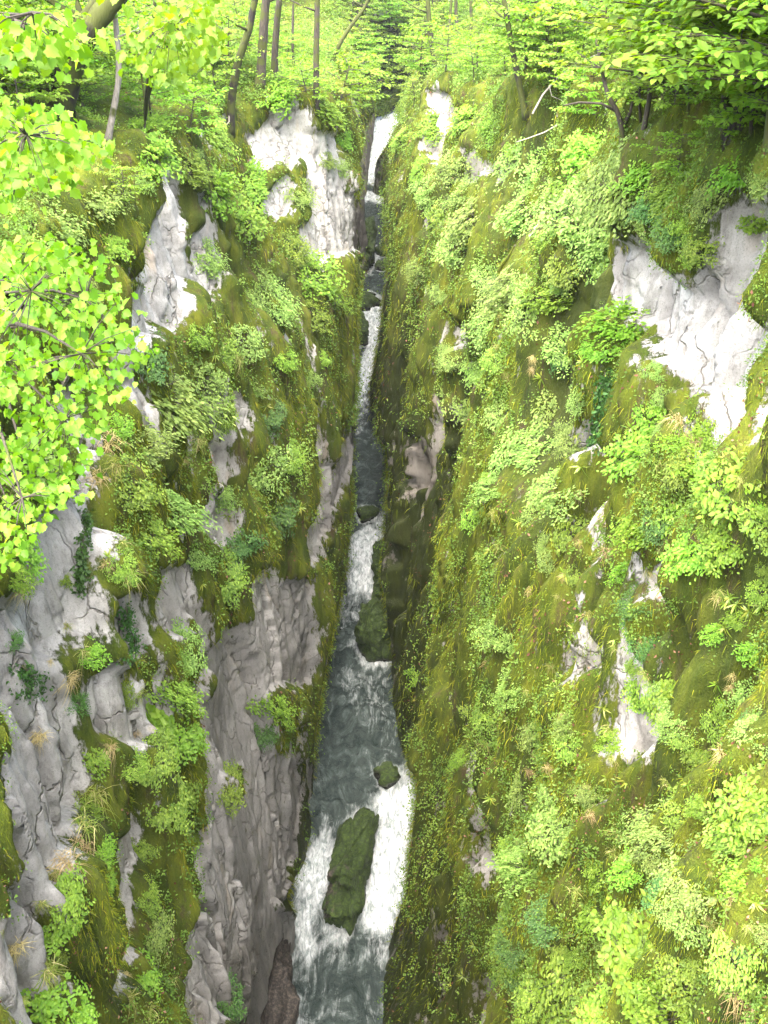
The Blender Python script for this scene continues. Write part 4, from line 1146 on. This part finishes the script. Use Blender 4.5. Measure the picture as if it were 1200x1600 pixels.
# the maple reaching in from the left, close to the camera
def maple(label, root_px, region, n, depth_f, leaf_px, seed_twigs=6, tr_k=1.0):
    h = hit(*root_px, side=-1)
    co = h[0]
    root = empty('maple', co); M = -np.array(co)
    poly = np.array(region, float)
    lf = Acc(); hubs = []
    x0, y0 = poly.min(0); x1, y1 = poly.max(0)
    ends = []
    while len(ends) < n:
        px, py = rng.uniform(x0, x1), rng.uniform(y0, y1)
        if not in_poly(np.array([px]), np.array([py]), region)[0]:
            continue
        hh = hit(px, py)
        d = (hh[0].y * CP - hh[0].z * SP) if hh else 24
        s = min(d - .5, depth_f * rng.uniform(.88, 1.12))
        ends.append(ray(px, py) * s + M)
    ends = np.array(ends)
    start = np.zeros(3)
    # main boughs go to cluster centres, twigs from there
    k = seed_twigs
    cen = ends[rng.choice(n, k, replace=False)]
    for _ in range(6):
        lab = ((ends[:, None] - cen[None]) ** 2).sum(-1).argmin(1)
        cen = np.array([ends[lab == j].mean(0) if (lab == j).any() else cen[j] for j in range(k)])
    tr = Acc()
    tr.tube(np.array([[0, 0, -.3], [.15, .05, .5], [.25, 0, 1.3], [.2, .1, 2.4], [.3, .1, 3.6]]), np.array([.16, .14, .12, .09, .05]) * tr_k, 9, knobby=.1)
    link('trunk', tr.mesh('trunk', BARK), root)
    for j in range(k):
        b = Acc()
        p1 = cen[j] + UP * .15
        p0 = np.array([.2, 0, .6 + .4 * j / k])
        mid = (p0 + p1) / 2 + UP * .35 + rng.normal(0, .1, 3)
        b.tube([p0, (p0 + mid) / 2 + UP * .12, mid, (mid + p1) / 2 + UP * .08, p1], [.05, .04, .03, .02, .012], 6)
        for e in ends[lab == j]:
            dv = e - p1
            b.tube([p1, p1 + dv * .5 + UP * .04, e], [.010, .006, .003], 4)
            dist = np.linalg.norm(e - M)
            lsz = leaf_px * dist / F
            m = rng.integers(9, 15)
            A = rng.normal(0, .7, (m, 3)) - UP * .8 - np.array([0, .2, 0]) + unit(dv) * .3
            N = unit(UP * .8 + np.array([.1, -.75, 0]) + rng.normal(0, .5, (m, 3)))
            lf.leaves(e + rng.normal(0, lsz * 1.1, (m, 3)) * np.array([1.2, 1, .7]), A, N, lsz * rng.uniform(.4, 1.25, m), np.clip(rng.normal(.55, .26, m), 0, 1), Acc.MAPLE, .2, .3)
        link('branch', b.mesh('branch', BARK), root)
    link('crown', lf.mesh('crown', LEAF_BRIGHT), root)
    tag(root, label, 'maple tree')


maple('big leaved bright maple hanging across the left rock column', (-60, 620), [(-30, 385), (60, 370), (130, 385), (185, 430), (210, 500), (225, 560), (195, 600), (190, 650), (140, 690), (130, 745), (70, 800), (40, 850), (-30, 900)], 190, 13.5, 12.5, 12)
maple('big leaved maple spray drooping below the leaning trunk', (-80, 330), [(-30, 175), (40, 170), (100, 195), (150, 215), (185, 250), (150, 255), (110, 245), (95, 300), (40, 260), (20, 330), (-30, 300)], 60, 11, 14, 4)
maple('bright blurry maple boughs in the upper left corner', (-140, 250), [(-30, 30), (60, 38), (120, 45), (125, 75), (60, 80), (30, 75), (-30, 80)], 26, 8, 17, 3)
maple('big leaved maple boughs between leaning trunk and ivy clump', (222, 215), [(200, -20), (330, -10), (330, 75), (310, 110), (240, 145), (200, 120), (215, 60)], 50, 15, 12, 4, .3)

# dead branches and ivy
def stick(name, label, cat, path, rad, mat, lift=.3, side=None, sub=()):
    P = []
    for px, py in path:
        h = hit(px, py, side); P.append(np.array(h[0] + h[1] * lift))
    P = np.array(P); dep = np.median([p[1] * CP - p[2] * SP for p in P])
    P = np.array([ray(px, py) * dep for px, py in path]) if name == 'dead_branch' else P
    a = Acc(); a.tube(P - P[0], np.linspace(rad, rad * .35, len(P)), 6, knobby=.1)
    o = link(name, a.mesh(name, mat), None, P[0])
    for s in sub:
        Q = np.array([ray(px, py) * dep for px, py in s]); b = Acc(); b.tube(Q - P[0], np.linspace(rad * .5, rad * .2, len(Q)), 5)
        link('side_branch', b.mesh('side_branch', mat), o)
    tag(o, label, cat)
    return o


stick('dead_branch', 'long bleached dead branch arching over the bright right foliage', 'dead branch', [(832, 178), (848, 148), (872, 120), (905, 97), (940, 82), (965, 75)], .04, DEADWOOD, 1.2, 1, [[(940, 82), (922, 100), (915, 130), (918, 158)], [(858, 133), (862, 150), (880, 158)]])
stick('dead_branch', 'lower bleached dead branch pointing down left on right slope', 'dead branch', [(895, 172), (880, 190), (850, 207), (825, 216), (806, 222)], .035, DEADWOOD, .8, 1, [[(870, 195), (868, 205), (872, 225)]])
stick('dead_branch', 'fallen pale branch on the left slope under the ivy clump', 'dead branch', [(362, 120), (358, 160), (358, 190), (345, 205), (328, 212)], .05, BARK_PALE, .5, -1)
stick('dead_branch', 'bare brown stick caught on the mossy left wall', 'dead branch', [(445, 463), (452, 478), (459, 490), (460, 502)], .04, BARK, .2, -1)


def ivy(label, path, width, n, leaf):
    a = Acc(); b = Acc(); C = []
    for px, py in path:
        h = hit(px, py); C.append(np.array(h[0] + h[1] * .08))
    C = np.array(C); dep = np.mean([c[1] * CP - c[2] * SP for c in C])
    o = empty('ivy', C[0])
    b.tube(C - C[0], np.linspace(.025, .008, len(C)), 5)
    for _ in range(n):
        t = rng.uniform(0, len(path) - 1); i = min(int(t), len(path) - 2); f = t - i
        px = path[i][0] * (1 - f) + path[i + 1][0] * f + rng.normal(0, width); py = path[i][1] * (1 - f) + path[i + 1][1] * f + rng.normal(0, 4)
        h = hit(px, py)
        if h is None or abs(h[2] - dep) > 8:
            continue
        p = np.array(h[0] + h[1] * rng.uniform(.02, .12)) - C[0]
        m = 3
        nn = np.array(h[1])
        a.leaves(p + rng.normal(0, .04, (m, 3)), rng.normal(0, .6, (m, 3)) - UP * .6, unit(nn + rng.normal(0, .4, (m, 3))), rng.uniform(.6, 1.1, m) * leaf, rng.random(m) * .7, Acc.OVAL)
    link('stem', b.mesh('stem', BARK), o)
    link('foliage', a.mesh('foliage', LEAF_DARK), o)
    tag(o, label, 'ivy')


ivy('dark ivy creeping down the cracked pale left rock', [(132, 800), (128, 840), (125, 885), (122, 925)], 4, 230, .10)
ivy('ivy veil beside the paired white streaks on right wall', [(946, 580), (942, 620), (936, 660), (930, 700)], 6, 330, .11)
ivy('ivy patch on the broken white rock on left wall', [(196, 945), (200, 975), (206, 1005), (202, 1030)], 6, 200, .09)
ivy('small ivy patch on the pale rock by the dark slab', [(30, 1040), (50, 1060), (38, 1090)], 12, 160, .08)

# ------------------------------------------------------------------ what nobody could count: leafy ground cover, moss, dead leaves
def surface_points(sg, n, weight):
    o, P, N, rock, damp_shade, Tall, _ = SIDE[sg]
    A = np.linalg.norm(np.cross(np.gradient(P, axis=0), np.gradient(P, axis=1)), axis=-1)
    pu, pv, dd = project(P)
    seen = (pu > -700) & (pu < 2000) & (pv > -250) & (pv < 2200) & (P[..., 1] > 2) & (Tall > .0)
    wgt = (A * weight(P, N, rock, damp_shade, Tall, dd) * seen).ravel()
    c = np.cumsum(wgt)
    idx = np.searchsorted(c, rng.random(n) * c[-1])
    idx = np.clip(idx, 0, wgt.size - 1)
    i, j = np.divmod(idx, P.shape[1])
    i2 = np.clip(i + 1, 0, P.shape[0] - 1); j2 = np.clip(j + 1, 0, P.shape[1] - 1)
    a, b = rng.random((n, 1)), rng.random((n, 1))
    p = P[i, j] + (P[i2, j] - P[i, j]) * a + (P[i, j2] - P[i, j]) * b
    return p, N[i, j], dd[i, j], damp_shade[i, j]


def cover_w(P, N, rock, damp_shade, Tall, dd):
    x, y, z = P[..., 0], P[..., 1], P[..., 2]
    f = fbm(x * .45, y * .45, z * .4, 301, 4, .6)
    patch = sstep(.05, .5, f + .5 * vn(y * 1.2, z * .25, x * .5, 303))
    return (1 - rock) ** 3 * (.07 + patch) * np.maximum(dd, 10) ** -1.45 * (1 - .9 * damp_shade) * np.where(Tall > 1, 5.0, 1)


for sg, n, lab in ((-1, 95000, 'x'), (1, 180000, 'y')):
    p, nn, dd, dm = surface_points(sg, n, cover_w)
    acc = Acc()
    m = 8
    q = np.repeat(p, m, 0); qn = np.repeat(nn, m, 0); qd = np.repeat(dd, m)
    size = .062 * (qd / 22) ** .75
    tint0 = np.repeat(np.clip(.5 + .35 * vn(p[:, 0] * .8, p[:, 1] * .8, p[:, 2] * .8, 311) + rng.normal(0, .1, n), 0, 1), m)
    h = rng.uniform(.2, 2.2, len(q)) * size
    side = rng.normal(0, 1.15, (len(q), 3)) * size[:, None]
    q = q + qn * h[:, None] + side
    A = rng.normal(0, .7, (len(q), 3)) + qn * .5 - UP * .1
    Nn = unit(UP * .8 + qn * .5 + rng.normal(0, .35, (len(q), 3)))
    acc.leaves(q, A, Nn, size * rng.uniform(.6, 1.3, len(q)), np.clip(tint0 + rng.normal(0, .15, len(q)), 0, 1), [(0, 0), (.5, .3), (1, 0)], .2, .15)
    o = link('ground_cover', acc.mesh('ground_cover', LEAF_COVER))
    tag(o, kind='stuff')

for sg, n in ((-1, 105000), (1, 215000)):
    p, nn, dd, dm = surface_points(sg, n, lambda P, N, rock, damp_shade, Tall, d: (1 - rock) ** 2 * (Tall < 1.02) * np.maximum(d, 10) ** -1.6 * (.25 + sstep(-.3, .3, vn(P[..., 0] * .7, P[..., 1] * .7, P[..., 2] * .4, 321))) * (1 - .6 * damp_shade))
    acc = Acc()
    k = (dd / 22) ** .8
    acc.blades(p - nn * .01, nn * .9 + rng.normal(0, .5, (n, 3)) + UP * .1, rng.uniform(.06, .20, n) * k, rng.uniform(.004, .010, n) * k, rng.uniform(.5, 1.4, n), np.clip(rng.normal(.5, .22, n), 0, 1), 2)
    tag(link('moss', acc.mesh('moss', MOSS_STRAND)), kind='stuff')
    n2 = n // 10
    p, nn, dd, dm = surface_points(sg, n2, lambda P, N, rock, damp_shade, Tall, d: (1 - rock) ** 2 * np.maximum(d, 10) ** -1.4 * sstep(.28, .5, fbm(P[..., 0] * .6, P[..., 1] * .6, P[..., 2] * .5, 341, 3)))
    acc = Acc()
    k = .075 * (dd / 24) ** .7
    acc.leaves(p + nn * .03, rng.normal(0, 1, (n2, 3)), unit(nn + rng.normal(0, .5, (n2, 3))), k * rng.uniform(.6, 1.4, n2), rng.random(n2), [(0, 0), (.5, .3), (1, 0)], .3, .3)
    tag(link('fallen_leaves', acc.mesh('fallen_leaves', LITTER)), kind='stuff')
